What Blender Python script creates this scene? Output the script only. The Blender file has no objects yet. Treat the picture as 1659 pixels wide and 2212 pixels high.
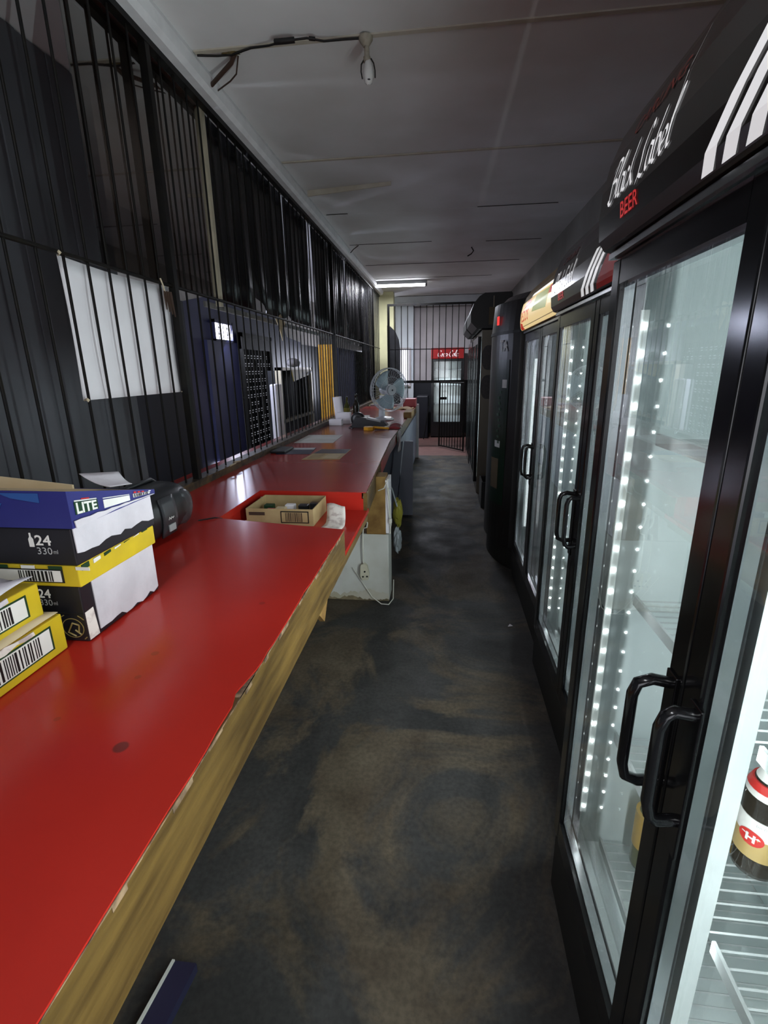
import bpy, bmesh, math, random
from mathutils import Vector, Matrix
random.seed(7)
S = bpy.context.scene
COL = S.collection
PI = math.pi

# ------------------------------------------------------------ camera
cam_d = bpy.data.cameras.new('camera'); cam = bpy.data.objects.new('camera', cam_d); COL.objects.link(cam)
F_PX, PITCH, YAW, ROLL = 1054.27, 0.285182, 0.123363, 0.015804
c_, s_ = math.cos, math.sin
fwd = Vector((-s_(YAW)*c_(PITCH), c_(YAW)*c_(PITCH), -s_(PITCH)))
rgt = Vector((c_(YAW), s_(YAW), 0)); dwn = fwd.cross(rgt)
r2 = rgt*c_(ROLL)+dwn*s_(ROLL); d2 = dwn*c_(ROLL)-rgt*s_(ROLL)
mw = Matrix((r2, -d2, -fwd)).transposed().to_4x4(); mw.translation = (0, 0, 1.55)
cam.matrix_world = mw
cam_d.sensor_fit = 'HORIZONTAL'; cam_d.sensor_width = 36; cam_d.lens = 36*F_PX/1659
cam_d.clip_start = 0.02; cam_d.clip_end = 100
S.camera = cam
# ------------------------------------------------------------ world, exposure
w = bpy.data.worlds.new('world'); S.world = w; w.use_nodes = True
w.node_tree.nodes['Background'].inputs[0].default_value = (.75, .82, 1, 1)
w.node_tree.nodes['Background'].inputs[1].default_value = 1.0
S.view_settings.view_transform = 'Standard'; S.view_settings.look = 'None'
S.view_settings.exposure = 0.0; S.view_settings.gamma = 1.0; S.view_settings.use_curve_mapping = False
try:
    S.cycles.use_denoising = True
    S.cycles.max_bounces = 8; S.cycles.diffuse_bounces = 4; S.cycles.glossy_bounces = 6
    S.cycles.use_adaptive_sampling = True; S.cycles.adaptive_threshold = .05
    S.cycles.transparent_max_bounces = 24; S.cycles.sample_clamp_indirect = 30.0
    S.cycles.caustics_reflective = False; S.cycles.caustics_refractive = False
except Exception: pass

def area(name, loc, direction, sx, sy, power, color=(1, 1, 1), spread=PI, parent=None):
    l = bpy.data.lights.new(name, 'AREA'); l.shape = 'RECTANGLE'; l.size = sx; l.size_y = sy
    l.energy = power; l.color = color; l.spread = spread
    o = bpy.data.objects.new(name, l); COL.objects.link(o)
    z = -Vector(direction).normalized(); up = Vector((0, 0, 1)) if abs(z.z) < .9 else Vector((0, 1, 0))
    x = up.cross(z).normalized(); y = z.cross(x)
    m = Matrix((x, y, z)).transposed().to_4x4(); m.translation = Vector(loc)-(Vector(parent.location) if parent else Vector())
    o.matrix_world = m
    if name == 'led_light': o.visible_glossy = False; o.visible_camera = False      # the modelled diodes are what shows
    if parent: o.parent = parent; o.matrix_parent_inverse = Matrix(); o.matrix_basis = m
    return o

# window daylight, plus added fill at an unseen doorway, hall entrance and hall end
area('fill_doorway', (-0.55, -2.42, 1.15), (-.12, 1, -.12), 1.5, 2.0, 20, (.95, .97, 1))
area('daylight_hall_window', (-3.12, 7.1, 2.0), (1, .25, -.35), .55, .3, 30, (.72, .78, 1))
area('fill_hall_entrance', (-2.62, 3.2, 1.2), (.1, 1, .05), .8, 1.9, 45, (.8, .86, 1))
area('fill_hall_end', (-2.4, 12.9, 1.4), (-.1, -1, .1), .8, 1.2, 30, (.8, .84, 1))
area('daylight_far_window', (-.94, 12.2, 1.6), (.25, -1, -.1), .3, .75, 170, (.8, .85, 1))

# ------------------------------------------------------------ materials
MATS = {}
def nt(name):
    m = bpy.data.materials.new(name); m.use_nodes = True; MATS[name] = m
    t = m.node_tree; return m, t, t.nodes['Principled BSDF'], t.nodes['Material Output']
def setb(b, **k):
    for kk, v in k.items():
        b.inputs[kk.replace('_', ' ')].default_value = v
def rgba(c): return (c[0], c[1], c[2], 1)
def mat(name, c, rough=.5, metal=0., c2=None, scale=6., detail=6., lo=.35, hi=.65, bump=0., stretch=None, spec=.5, emit=None, es=0., bscale=None):
    """noise-mixed principled material in world-like object space"""
    m, t, b, o = nt(name)
    setb(b, Base_Color=rgba(c), Roughness=rough, Metallic=metal); b.inputs['Specular IOR Level'].default_value = spec
    N = t.nodes; L = t.links
    tc = N.new('ShaderNodeTexCoord'); mp = N.new('ShaderNodeMapping'); L.new(tc.outputs['Object'], mp.inputs[0])
    if stretch: mp.inputs['Scale'].default_value = stretch
    nz = N.new('ShaderNodeTexNoise'); nz.inputs['Scale'].default_value = scale; nz.inputs['Detail'].default_value = detail
    L.new(mp.outputs[0], nz.inputs['Vector'])
    if c2 is None: c2 = tuple(x*.82 for x in c)
    r = N.new('ShaderNodeValToRGB'); r.color_ramp.elements[0].position = lo; r.color_ramp.elements[1].position = hi
    r.color_ramp.elements[0].color = rgba(c); r.color_ramp.elements[1].color = rgba(c2)
    L.new(nz.outputs['Fac'], r.inputs[0]); L.new(r.outputs[0], b.inputs['Base Color'])
    if bump:
        bp = N.new('ShaderNodeBump'); bp.inputs['Strength'].default_value = bump; bp.inputs['Distance'].default_value = .01
        n2 = N.new('ShaderNodeTexNoise'); n2.inputs['Scale'].default_value = bscale or scale*6; n2.inputs['Detail'].default_value = 8
        L.new(mp.outputs[0], n2.inputs['Vector']); L.new(n2.outputs['Fac'], bp.inputs['Height']); L.new(bp.outputs[0], b.inputs['Normal'])
    if emit: setb(b, Emission_Color=rgba(emit), Emission_Strength=es)
    return m
def emis(name, c, s):
    m, t, b, o = nt(name); setb(b, Base_Color=rgba(c), Emission_Color=rgba(c), Emission_Strength=s, Roughness=.5); return m
def glass(name, tint=(1, 1, 1), k=2.0, rough=0.0, base=0.0):
    """thin pane: fresnel mix of clear and mirror"""
    m, t, b, o = nt(name); N = t.nodes; L = t.links; N.remove(b)
    tr = N.new('ShaderNodeBsdfTransparent'); tr.inputs[0].default_value = rgba(tint)
    gl = N.new('ShaderNodeBsdfGlossy'); gl.inputs['Roughness'].default_value = rough; gl.inputs[0].default_value = (1, 1, 1, 1)
    fr = N.new('ShaderNodeFresnel'); ge = N.new('ShaderNodeNewGeometry'); io = N.new('ShaderNodeMapRange')
    io.inputs[3].default_value = 1.5; io.inputs[4].default_value = 1/1.5; L.new(ge.outputs['Backfacing'], io.inputs[0]); L.new(io.outputs[0], fr.inputs['IOR'])
    mu = N.new('ShaderNodeMath'); mu.operation = 'MULTIPLY_ADD'; mu.inputs[1].default_value = k; mu.inputs[2].default_value = base; mu.use_clamp = True
    nz = N.new('ShaderNodeTexNoise'); nz.inputs['Scale'].default_value = 3.0
    mx = N.new('ShaderNodeMixShader'); L.new(fr.outputs[0], mu.inputs[0]); L.new(mu.outputs[0], mx.inputs[0])
    L.new(tr.outputs[0], mx.inputs[1]); L.new(gl.outputs[0], mx.inputs[2]); L.new(mx.outputs[0], o.inputs[0]); return m

def floor_mat():
    m, t, b, o = nt('concrete_floor'); N = t.nodes; L = t.links
    tc = N.new('ShaderNodeTexCoord')
    def noise(s, d=8, dist=0., rough=.55):
        n = N.new('ShaderNodeTexNoise'); n.inputs['Scale'].default_value = s; n.inputs['Detail'].default_value = d
        n.inputs['Distortion'].default_value = dist; n.inputs['Roughness'].default_value = rough; L.new(tc.outputs['Object'], n.inputs['Vector']); return n
    def ramp(f, p0, c0, p1, c1):
        r = N.new('ShaderNodeValToRGB'); e = r.color_ramp.elements; e[0].position = p0; e[1].position = p1; e[0].color = rgba(c0); e[1].color = rgba(c1); L.new(f, r.inputs[0]); return r
    def mixc(f, a, bb):
        x = N.new('ShaderNodeMix'); x.data_type = 'RGBA'; L.new(f, x.inputs[0]); L.new(a, x.inputs[6]); L.new(bb, x.inputs[7]); return x.outputs[2]
    dark = ramp(noise(3.0, 10, .6).outputs['Fac'], .3, (.022, .022, .0215), .7, (.048, .047, .045))
    brown = ramp(noise(5.0, 10, .3).outputs['Fac'], .3, (.055, .042, .029), .7, (.098, .080, .056))
    msk = ramp(noise(1.3, 12, 1.0, .66).outputs['Fac'], .47, (0, 0, 0), .55, (1, 1, 1))
    c = mixc(msk.outputs[0], dark.outputs[0], brown.outputs[0])
    edge = ramp(noise(1.3, 12, 1.0, .66).outputs['Fac'], .515, (0, 0, 0), .535, (1, 1, 1))
    spk = ramp(noise(60, 4).outputs['Fac'], .35, (.55, .55, .55), .62, (1.1, 1.1, 1.1))
    mm = N.new('ShaderNodeMix'); mm.data_type = 'RGBA'; mm.blend_type = 'MULTIPLY'; mm.inputs[0].default_value = .6
    L.new(c, mm.inputs[6]); L.new(spk.outputs[0], mm.inputs[7]); L.new(mm.outputs[2], b.inputs['Base Color'])
    rr = ramp(noise(4, 6).outputs['Fac'], .3, (.6, .6, .6), .7, (.85, .85, .85)); L.new(rr.outputs[0], b.inputs['Roughness'])
    bp = N.new('ShaderNodeBump'); bp.inputs['Strength'].default_value = .25; bp.inputs['Distance'].default_value = .01
    L.new(noise(18, 10).outputs['Fac'], bp.inputs['Height']); L.new(bp.outputs[0], b.inputs['Normal']); return m
def counter_mat():
    m, t, b, o = nt('red_counter_paint'); N = t.nodes; L = t.links
    g = N.new('ShaderNodeNewGeometry')
    nz = N.new('ShaderNodeTexNoise'); nz.inputs['Scale'].default_value = 3; nz.inputs['Detail'].default_value = 8; L.new(g.outputs['Position'], nz.inputs['Vector'])
    r = N.new('ShaderNodeValToRGB'); e = r.color_ramp.elements; e[0].position = .3; e[1].position = .75; e[0].color = (.43, .022, .014, 1); e[1].color = (.36, .019, .013, 1)
    L.new(nz.outputs['Fac'], r.inputs[0]); col = r.outputs[0]
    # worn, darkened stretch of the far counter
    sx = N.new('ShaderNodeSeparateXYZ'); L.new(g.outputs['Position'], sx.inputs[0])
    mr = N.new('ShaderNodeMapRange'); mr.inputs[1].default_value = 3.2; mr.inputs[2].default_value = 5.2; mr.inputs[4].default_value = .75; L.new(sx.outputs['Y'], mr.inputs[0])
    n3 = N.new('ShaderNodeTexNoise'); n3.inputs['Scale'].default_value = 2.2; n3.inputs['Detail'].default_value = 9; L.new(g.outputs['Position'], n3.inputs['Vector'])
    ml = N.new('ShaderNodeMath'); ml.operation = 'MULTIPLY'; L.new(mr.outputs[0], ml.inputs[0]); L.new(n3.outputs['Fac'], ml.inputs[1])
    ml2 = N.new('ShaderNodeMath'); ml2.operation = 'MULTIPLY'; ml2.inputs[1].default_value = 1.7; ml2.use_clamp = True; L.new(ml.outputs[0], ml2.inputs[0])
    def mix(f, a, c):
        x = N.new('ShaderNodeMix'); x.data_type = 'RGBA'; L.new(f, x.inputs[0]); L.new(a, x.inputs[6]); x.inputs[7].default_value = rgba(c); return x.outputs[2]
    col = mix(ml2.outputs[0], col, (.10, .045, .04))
    # stains
    for (x, y, rad) in ((-.552, .645, .015), (-.645, .84, .008), (-.72, .70, .007), (-.66, .93, .01), (-.78, .55, .009), (-.5, 1.2, .01)):
        d = N.new('ShaderNodeVectorMath'); d.operation = 'DISTANCE'; d.inputs[1].default_value = (x, y, .92); L.new(g.outputs['Position'], d.inputs[0])
        q = N.new('ShaderNodeMapRange'); q.inputs[1].default_value = rad; q.inputs[2].default_value = rad*.75; q.inputs[4].default_value = .8 if rad > .012 else .35; L.new(d.outputs['Value'], q.inputs[0])
        col = mix(q.outputs[0], col, (.10, .02, .015))
    L.new(col, b.inputs['Base Color']); setb(b, Roughness=.22); b.inputs['Specular IOR Level'].default_value = .3
    return m
def glyph_mat(name, c, s=0): return mat(name, c, .4, emit=c if s else None, es=s)

mat('ceiling_board', (.80, .80, .81), .75, c2=(.70, .69, .68), scale=1.6, bump=.05)
mat('cover_strip', (.50, .45, .36), .7, c2=(.58, .54, .46), scale=9)
mat('old_crack', (.05, .045, .04), .9)
mat('beam_paint', (.86, .86, .88), .5, c2=(.75, .75, .77), scale=8)
mat('wall_grey', (.26, .25, .24), .8, c2=(.2, .19, .185), scale=2)
mat('wall_pink_white', (.50, .46, .47), .7, c2=(.42, .38, .39), scale=2.5)
mat('wall_white', (.62, .66, .70), .7, c2=(.55, .58, .62), scale=3)
mat('wall_yellow', (.60, .58, .33), .7, c2=(.5, .47, .28), scale=3)
mat('wall_dark_board', (.12, .125, .14), .6, c2=(.095, .10, .11), scale=3)
mat('wall_navy', (.018, .02, .075), .42, c2=(.014, .016, .06), scale=3)
mat('navy_board', (.012, .014, .05), .6)
mat('dado_black', (.006, .007, .012), .5)
mat('hall_cream', (.42, .39, .36), .75)
mat('bar_black', (.004, .004, .0045), .5, c2=(.009, .008, .006), scale=14, spec=.25)
mat('bar_rust', (.02, .018, .015), .5, c2=(.12, .08, .04), scale=20)
mat('drape_black', (.006, .006, .007), .32, c2=(.012, .012, .013), scale=5, bump=.2)
mat('silver', (.72, .64, .48), .35, .4)
mat('alu', (.75, .76, .78), .22, 1.0)
mat('paper_white', (.82, .79, .83), .8, c2=(.76, .73, .77), scale=5)
mat('carton_paper', (.60, .565, .61), .85, c2=(.50, .47, .51), scale=9, bump=.3)
mat('receipt', (.72, .66, .62), .8, c2=(.5, .42, .4), scale=30, lo=.5, hi=.62)
mat('fridge_black', (.008, .008, .009), .16)
mat('fridge_black_matt', (.010, .0095, .009), .5)
mat('header_black', (.016, .014, .013), .2)
mat('liner_white', (.66, .72, .72), .45, c2=(.6, .67, .67), scale=3)
mat('post_white', (.5, .54, .535), .4)
mat('wire_white', (.5, .53, .53), .4)
mat('shelf_slot', (.16, .19, .2), .6)
mat('cream_metal', (.13, .11, .085), .5, c2=(.11, .095, .07), scale=2)
mat('dark_sticker', (.012, .012, .012), .5, c2=(.03, .02, .02), scale=40)
mat('brown_card', (.085, .06, .03), .8)
mat('cardboard', (.42, .31, .16), .85, c2=(.34, .24, .12), scale=12)
mat('cardboard_light', (.62, .5, .33), .85, c2=(.55, .43, .26), scale=10)
mat('carton_blue', (.025, .028, .17), .4, c2=(.02, .022, .14), scale=5)
mat('carton_lightblue', (.03, .09, .30), .35)
mat('carton_black', (.012, .012, .016), .45)
mat('carton_yellow', (.62, .45, .02), .45, c2=(.5, .36, .02), scale=10)
mat('carton_green', (.012, .05, .02), .5)
mat('print_white', (.82, .8, .76), .6)
mat('print_grey', (.5, .5, .5), .6)
mat('print_gold', (.32, .24, .08), .5)
mat('print_red', (.6, .03, .025), .5)
mat('print_black', (.01, .01, .01), .6)
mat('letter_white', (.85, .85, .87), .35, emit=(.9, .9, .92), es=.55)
mat('letter_red', (.75, .02, .02), .35, emit=(.75, .02, .02), es=.35)
mat('letter_dull_red', (.22, .02, .012), .35)
mat('fascia_wood', (.135, .080, .022), .6, c2=(.060, .034, .011), scale=5, stretch=(6, .7, 6), bump=.25, bscale=14)
mat('worn_edge', (.07, .045, .03), .8, c2=(.3, .2, .12), scale=40)
mat('fascia_red', (.40, .02, .015), .35)
mat('chipboard', (.30, .18, .06), .8, c2=(.17, .09, .03), scale=10)
mat('plaster', (.60, .60, .57), .8, c2=(.48, .47, .42), scale=4, bump=.15)
mat('plaster_stain', (.42, .38, .28), .9, c2=(.5, .47, .40), scale=8)
mat('plaster_dirt', (.26, .21, .13), .9, c2=(.10, .08, .05), scale=14)
mat('cabinet_grey', (.19, .205, .26), .45, c2=(.17, .18, .235), scale=2)
mat('cable_white', (.72, .7, .62), .5)
mat('cable_black', (.012, .012, .012), .5)
mat('cable_brown', (.06, .035, .025), .6)
mat('plastic_black', (.013, .014, .016), .35)
mat('plastic_dark', (.035, .037, .042), .3)
mat('plastic_grey', (.33, .34, .35), .4)
mat('lcd', (.5, .55, .55), .3)
mat('plastic_ivory', (.62, .58, .45), .5)
mat('plastic_yellow', (.75, .36, .02), .4)
mat('fan_white', (.55, .57, .6), .35)
mat('fan_blade', (.34, .43, .48), .25)
mat('bottle_brown', (.018, .014, .01), .08)
mat('bottle_green', (.10, .11, .02), .1)
mat('label_gold', (.48, .34, .13), .4, c2=(.4, .27, .1), scale=9)
mat('label_orange', (.7, .4, .05), .5)
mat('red_tin', (.32, .04, .045), .45)
mat('tile_red', (.20, .10, .085), .5, c2=(.15, .075, .065), scale=8)
mat('yellow_board', (.72, .36, .008), .5, c2=(.55, .26, .008), scale=14, lo=.45, hi=.7)
mat('bag_clear', (.35, .38, .4), .15)
mat('bag_yellow', (.3, .27, .04), .4)
mat('black_mesh', (.006, .006, .006), .6)
mat('lattice', (.6, .6, .62), .5, emit=(.6, .62, .7), es=.22)  # weak emission added so the ornaments show in the unlit hall
mat('fridge4_skin', (.012, .011, .011), .35, c2=(.028, .024, .024), scale=5, stretch=(1, 1, .35), lo=.5, hi=.7)
mat('fridge4_green', (.008, .022, .012), .3)
mat('coke_red', (.33, .012, .012), .35)
mat('header_cream', (.42, .30, .13), .35, c2=(.36, .25, .1), scale=4)
mat('header_lit', (.78, .62, .32), .35, c2=(.7, .52, .25), scale=4, emit=(.80, .60, .28), es=.85)
mat('header_green', (.25, .3, .03), .35, emit=(.3, .33, .05), es=.7)
mat('header_red', (.5, .02, .01), .35, emit=(.55, .03, .01), es=.6)
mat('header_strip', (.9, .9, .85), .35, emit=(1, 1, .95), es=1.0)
mat('twine', (.5, .42, .3), .9)
mat('bulb_glass', (.78, .77, .76), .15)
mat('holder_dirty', (.42, .38, .31), .6, c2=(.3, .26, .2), scale=30)
mat('stain_brown', (.2, .14, .06), .85, c2=(.08, .07, .04), scale=25)
mat('navy_plastic', (.022, .022, .05), .4)
mat('white_edge', (.6, .6, .55), .5)
emis('daylight_pane', (.80, .82, 1.0), 5.0)
emis('daylight_soft', (.78, .80, .92), 1.1)
emis('tube_glow', (.93, .95, 1.0), 22.0)
emis('fridge_tube', (.92, .97, 1.0), 5.0)
emis('led_glow', (.94, .98, 1.0), 60.0)
emis('led_bar', (.75, .80, .78), .45)
emis('red_lamp', (1.0, .04, .03), 1.0)
glass('door_glass', (.95, .985, .98), 1.6)
glass('old_glass', (.93, .97, .97), .45)
glass('dark_perspex', (.26, .23, .20), 2.2, .03, .04)
glass('fan_guard_haze', (.9, .92, .94), 1.0, .3)
glass('clear_bag', (.8, .83, .86), 2.5, .1, .08)
floor_mat(); counter_mat()

# ------------------------------------------------------------ mesh helpers
class MB:
    def __init__(s): s.v = []; s.f = []; s.sm = []
    def add(s, vs, fs, smooth=False):
        n = len(s.v); s.v += [tuple(p) for p in vs]
        for f in fs: s.f.append([i+n for i in f]); s.sm.append(smooth)
        return s
    def box(s, x0, x1, y0, y1, z0, z1):
        v = [(x, y, z) for x in (x0, x1) for y in (y0, y1) for z in (z0, z1)]
        return s.add(v, [(0, 1, 3, 2), (4, 6, 7, 5), (0, 4, 5, 1), (2, 3, 7, 6), (0, 2, 6, 4), (1, 5, 7, 3)])
    def bbox(s, x0, x1, y0, y1, z0, z1, r=.01):
        """bevelled box"""
        bm = bmesh.new(); bmesh.ops.create_cube(bm, size=1)
        for v in bm.verts: v.co = ((x0+x1)/2+v.co.x*(x1-x0), (y0+y1)/2+v.co.y*(y1-y0), (z0+z1)/2+v.co.z*(z1-z0))
        bmesh.ops.bevel(bm, geom=bm.edges[:], offset=r, segments=2, profile=.5, affect='EDGES'); return s.frombm(bm)
    def frombm(s, bm, smooth=False):
        bm.verts.index_update(); s.add([v.co[:] for v in bm.verts], [[v.index for v in f.verts] for f in bm.faces], smooth); bm.free(); return s
    def tube(s, pts, r, seg=8, caps=True, radii=None, flat=1.0):
        pts = [Vector(p) for p in pts]; n = len(pts); rings = []; prev = None
        for i, p in enumerate(pts):
            t = (pts[min(i+1, n-1)]-pts[max(i-1, 0)]).normalized()
            a = prev if prev is not None else (Vector((0, 0, 1)) if abs(t.z) < .9 else Vector((1, 0, 0)))
            u = (a-t*a.dot(t)).normalized(); prev = u; vv = t.cross(u); rr = radii[i] if radii else r
            rings.append([p+u*rr*c_(2*PI*k/seg)+vv*rr*flat*s_(2*PI*k/seg) for k in range(seg)])
        vs = [q for ring in rings for q in ring]; fs = []
        for i in range(n-1):
            for k in range(seg): fs.append((i*seg+k, i*seg+(k+1) % seg, (i+1)*seg+(k+1) % seg, (i+1)*seg+k))
        s.add(vs, fs, seg > 5)
        if caps: s.add(rings[0], [list(range(seg))[::-1]]); s.add(rings[-1], [list(range(seg))])
        return s
    def lathe(s, prof, c=(0, 0, 0), seg=20, axis='z', sx=1., sy=1.):
        vs = []; fs = []
        for (r, h) in prof:
            for k in range(seg):
                a = 2*PI*k/seg; x, y = r*c_(a)*sx, r*s_(a)*sy
                p = {'z': (x, y, h), 'y': (x, h, y), 'x': (h, x, y)}[axis]; vs.append((c[0]+p[0], c[1]+p[1], c[2]+p[2]))
        for i in range(len(prof)-1):
            for k in range(seg): fs.append((i*seg+k, i*seg+(k+1) % seg, (i+1)*seg+(k+1) % seg, (i+1)*seg+k))
        s.add(vs, fs, True)
        s.add(vs[:seg], [list(range(seg))]); s.add(vs[-seg:], [list(range(seg))]); return s
    def prism(s, poly, off):
        n = len(poly); off = Vector(off); a = [Vector(p) for p in poly]; b = [p+off for p in a]
        s.add(a+b, [list(range(n))[::-1], [i+n for i in range(n)]]+[(i, (i+1) % n, n+(i+1) % n, n+i) for i in range(n)]); return s
    def quad(s, *p): return s.add(p, [tuple(range(len(p)))])
    def grid(s, fn, nu, nv, smooth=True):
        vs = [fn(i/nu, j/nv) for i in range(nu+1) for j in range(nv+1)]
        fs = [(i*(nv+1)+j, (i+1)*(nv+1)+j, (i+1)*(nv+1)+j+1, i*(nv+1)+j+1) for i in range(nu) for j in range(nv)]
        return s.add(vs, fs, smooth)
    def xform(s, fn): s.v = [tuple(fn(Vector(p))) for p in s.v]; return s
    def mesh(s, name, off=(0, 0, 0)):
        me = bpy.data.meshes.new(name); me.from_pydata([(p[0]-off[0], p[1]-off[1], p[2]-off[2]) for p in s.v], [], s.f)
        me.polygons.foreach_set('use_smooth', s.sm); me.validate(); me.update()
        bm = bmesh.new(); bm.from_mesh(me); bmesh.ops.recalc_face_normals(bm, faces=bm.faces[:]); bm.to_mesh(me); bm.free()
        return me
def wloc(p):
    l = Vector((0, 0, 0))
    while p: l += Vector(p.location); p = p.parent
    return l
def obj(name, mb, m, parent=None, label=None, solid=None, local=False):
    me = mb.mesh(name, (0, 0, 0) if local or not parent else wloc(parent)) if isinstance(mb, MB) else mb
    if isinstance(mb, MB): me.materials.append(MATS[m])
    o = bpy.data.objects.new(name, me); COL.objects.link(o)
    if parent: o.parent = parent
    if label: o['label'] = label
    if solid:
        md = o.modifiers.new('solid', 'SOLIDIFY'); md.thickness = solid; md.offset = 0
    return o
def tag(o, label, cat, group=None):
    o['label'] = label; o['category'] = cat
    if group: o['group'] = group
    return o
def thing(name, label, cat, loc=(0, 0, 0), rz=0., group=None):
    o = bpy.data.objects.new(name, None); COL.objects.link(o); o.location = loc; o.rotation_euler = (0, 0, rz); o.empty_display_size = .1
    return tag(o, label, cat, group)
def struct(name, mb, m, parent=None, label=None):
    o = obj(name, mb, m, parent, label)
    if not parent: o['kind'] = 'structure'
    return o
def sempty(name, loc=(0, 0, 0), label=None):
    o = bpy.data.objects.new(name, None); COL.objects.link(o); o.location = loc; o['kind'] = 'structure'
    if label: o['label'] = label
    return o
def share(name, src, parent, loc):
    o = bpy.data.objects.new(name, src.data if hasattr(src, 'data') else src); COL.objects.link(o); o.parent = parent; o.location = loc; return o

# ---- lettering: flat 2D meshes (x right, y up)
def text2d(txt, size=1., shear=0., bold=0.):
    cu = bpy.data.curves.new('t', 'FONT'); cu.body = txt; cu.size = size; cu.shear = shear; cu.offset = bold; cu.resolution_u = 3
    o = bpy.data.objects.new('t', cu); COL.objects.link(o); dg = bpy.context.evaluated_depsgraph_get(); dg.update()
    me = bpy.data.meshes.new_from_object(o.evaluated_get(dg))
    vs = [tuple(v.co) for v in me.vertices]; fs = [list(p.vertices) for p in me.polygons]
    bpy.data.objects.remove(o); bpy.data.curves.remove(cu); bpy.data.meshes.remove(me); return vs, fs
def crom(P, n=6):
    P = [Vector((p[0], p[1])) for p in P]
    if len(P) < 3: return [P[0].lerp(P[-1], i/n) for i in range(n+1)]
    Q = [P[0]*2-P[1]]+P+[P[-1]*2-P[-2]]; out = []
    for i in range(1, len(Q)-2):
        for k in range(n):
            t = k/n; a, b, c, d = Q[i-1], Q[i], Q[i+1], Q[i+2]
            out.append(.5*((2*b)+(c-a)*t+(2*a-5*b+4*c-d)*t*t+(3*b-a-3*c+d)*t**3))
    return out+[P[-1]]
GL = {
 'B': (.68, [[(.12, 0), (.2, .5), (.3, 1.)], [(.0, .8), (.25, 1.04), (.6, .98), (.55, .65), (.25, .52)], [(.25, .52), (.62, .48), (.55, .1), (.25, -.03), (.0, .1)]]),
 'l': (.28, [[(.02, .15), (.2, .6), (.3, 1.0), (.2, 1.03), (.12, .5), (.1, .08), (.26, .06)]]),
 'a': (.46, [[(.38, .45), (.15, .5), (.03, .2), (.12, 0), (.3, .1), (.4, .5)], [(.4, .5), (.36, .1), (.5, .06)]]),
 'c': (.38, [[(.35, .42), (.2, .5), (.05, .25), (.12, .02), (.4, .12)]]),
 'k': (.5, [[(.05, 0), (.15, .5), (.25, 1.0)], [(.42, .5), (.15, .27)], [(.15, .27), (.38, 0), (.5, .06)]]),
 'L': (.55, [[(.5, .9), (.38, 1.06), (.22, .8), (.18, .3), (.1, .02), (.0, -.12), (.12, .02), (.4, -.06), (.6, .06)]]),
 'b': (.44, [[(.22, 1.02), (.12, .5), (.08, .1), (.2, 0), (.38, .15), (.36, .45), (.2, .48), (.12, .35)]]),
 'e': (.4, [[(.06, .22), (.32, .3), (.3, .48), (.14, .47), (.05, .2), (.15, .02), (.4, .12)]]),
 'S': (.3, [[(.02, .1), (.14, .5), (.32, 1.2), (.5, 1.9)]]),
 'o': (.42, [[(.2, .5), (.04, .25), (.18, 0), (.36, .25), (.2, .5), (.42, .42)]]),
 'C': (.66, [[(.62, .8), (.5, 1.02), (.2, .8), (.08, .35), (.25, 0), (.6, .15)]]),
 '-': (.3, [[(.03, .28), (.26, .32)]]), ' ': (.3, [])}
def script2d(txt, shear=.25, nib=.125, ang=35):
    n = Vector((c_(math.radians(ang)), s_(math.radians(ang))))*nib/2; vs = []; fs = []; x = 0
    for ch in txt:
        adv, st = GL[ch]
        for P in st:
            Q = crom(P)
            if ch == 'S': Q2 = Q
            b = len(vs)
            for i, q in enumerate(Q):
                q = Vector((q.x+x+q.y*shear, q.y)); k = 1. if ch != 'S' else max(.12, 1-i/len(Q))
                vs += [(q.x-n.x*k, q.y-n.y*k, 0), (q.x+n.x*k, q.y+n.y*k, 0)]
            fs += [[b+2*i, b+2*i+1, b+2*i+3, b+2*i+2] for i in range(len(Q)-1)]
        x += adv
    return vs, fs
def fit2d(vf, x0, x1, y0, y1):
    vs, fs = vf; xs = [v[0] for v in vs]; ys = [v[1] for v in vs]; a, b, c, d = min(xs), max(xs), min(ys), max(ys)
    return [(x0+(v[0]-a)/(b-a)*(x1-x0), y0+(v[1]-c)/(d-c)*(y1-y0)) for v in vs], fs
def glyphs(vf, fn):
    """map 2D glyph mesh through fn(u,v)->3D"""
    m = MB(); m.add([fn(v[0], v[1]) for v in vf[0]], vf[1]); return m

# ============================================================ THE SETTING
CZ = 3.13
struct('floor', MB().box(-3.4, 1.6, -2.7, 9.0, -.1, 0), 'concrete_floor', label='dark worn concrete floor with brown patches')
struct('floor', MB().box(-3.4, 1.6, 9.0, 14, -.1, -.0005), 'tile_red', label='reddish floor of the far room')
ceil = sempty('ceiling', (0, 0, CZ), 'grey ceiling boards with cover strips')
ys = [-2.7, -1.32, .1, 1.52, 2.94, 4.36, 5.0+.78, 7.09, 8.45, 9.7, 11.0, 14]
for a, b in zip(ys[:-1], ys[1:]):
    obj('ceiling_board', MB().box(-3.4, 1.6, a+.002, b-.002, CZ+random.uniform(0, .003), CZ+.05), 'ceiling_board', ceil)
for y in ys[1:6]:
    obj('cover_strip', MB().box(-1.31, 1.39, y-.014, y+.014, CZ-.007, CZ-.0005), 'cover_strip', ceil)
for (y, xa, xb) in ((7.09, -1.28, -.2), (7.2, .5, 1.2), (8.45, -1.28, 1.1), (5.75, .3, 1.1), (5.75, -1.28, -1.05), (9.7, -1.28, .8)):
    obj('dark_joint', MB().box(xa, xb, y-.006, y+.006, CZ-.004, CZ-.0005), 'old_crack', ceil)
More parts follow.
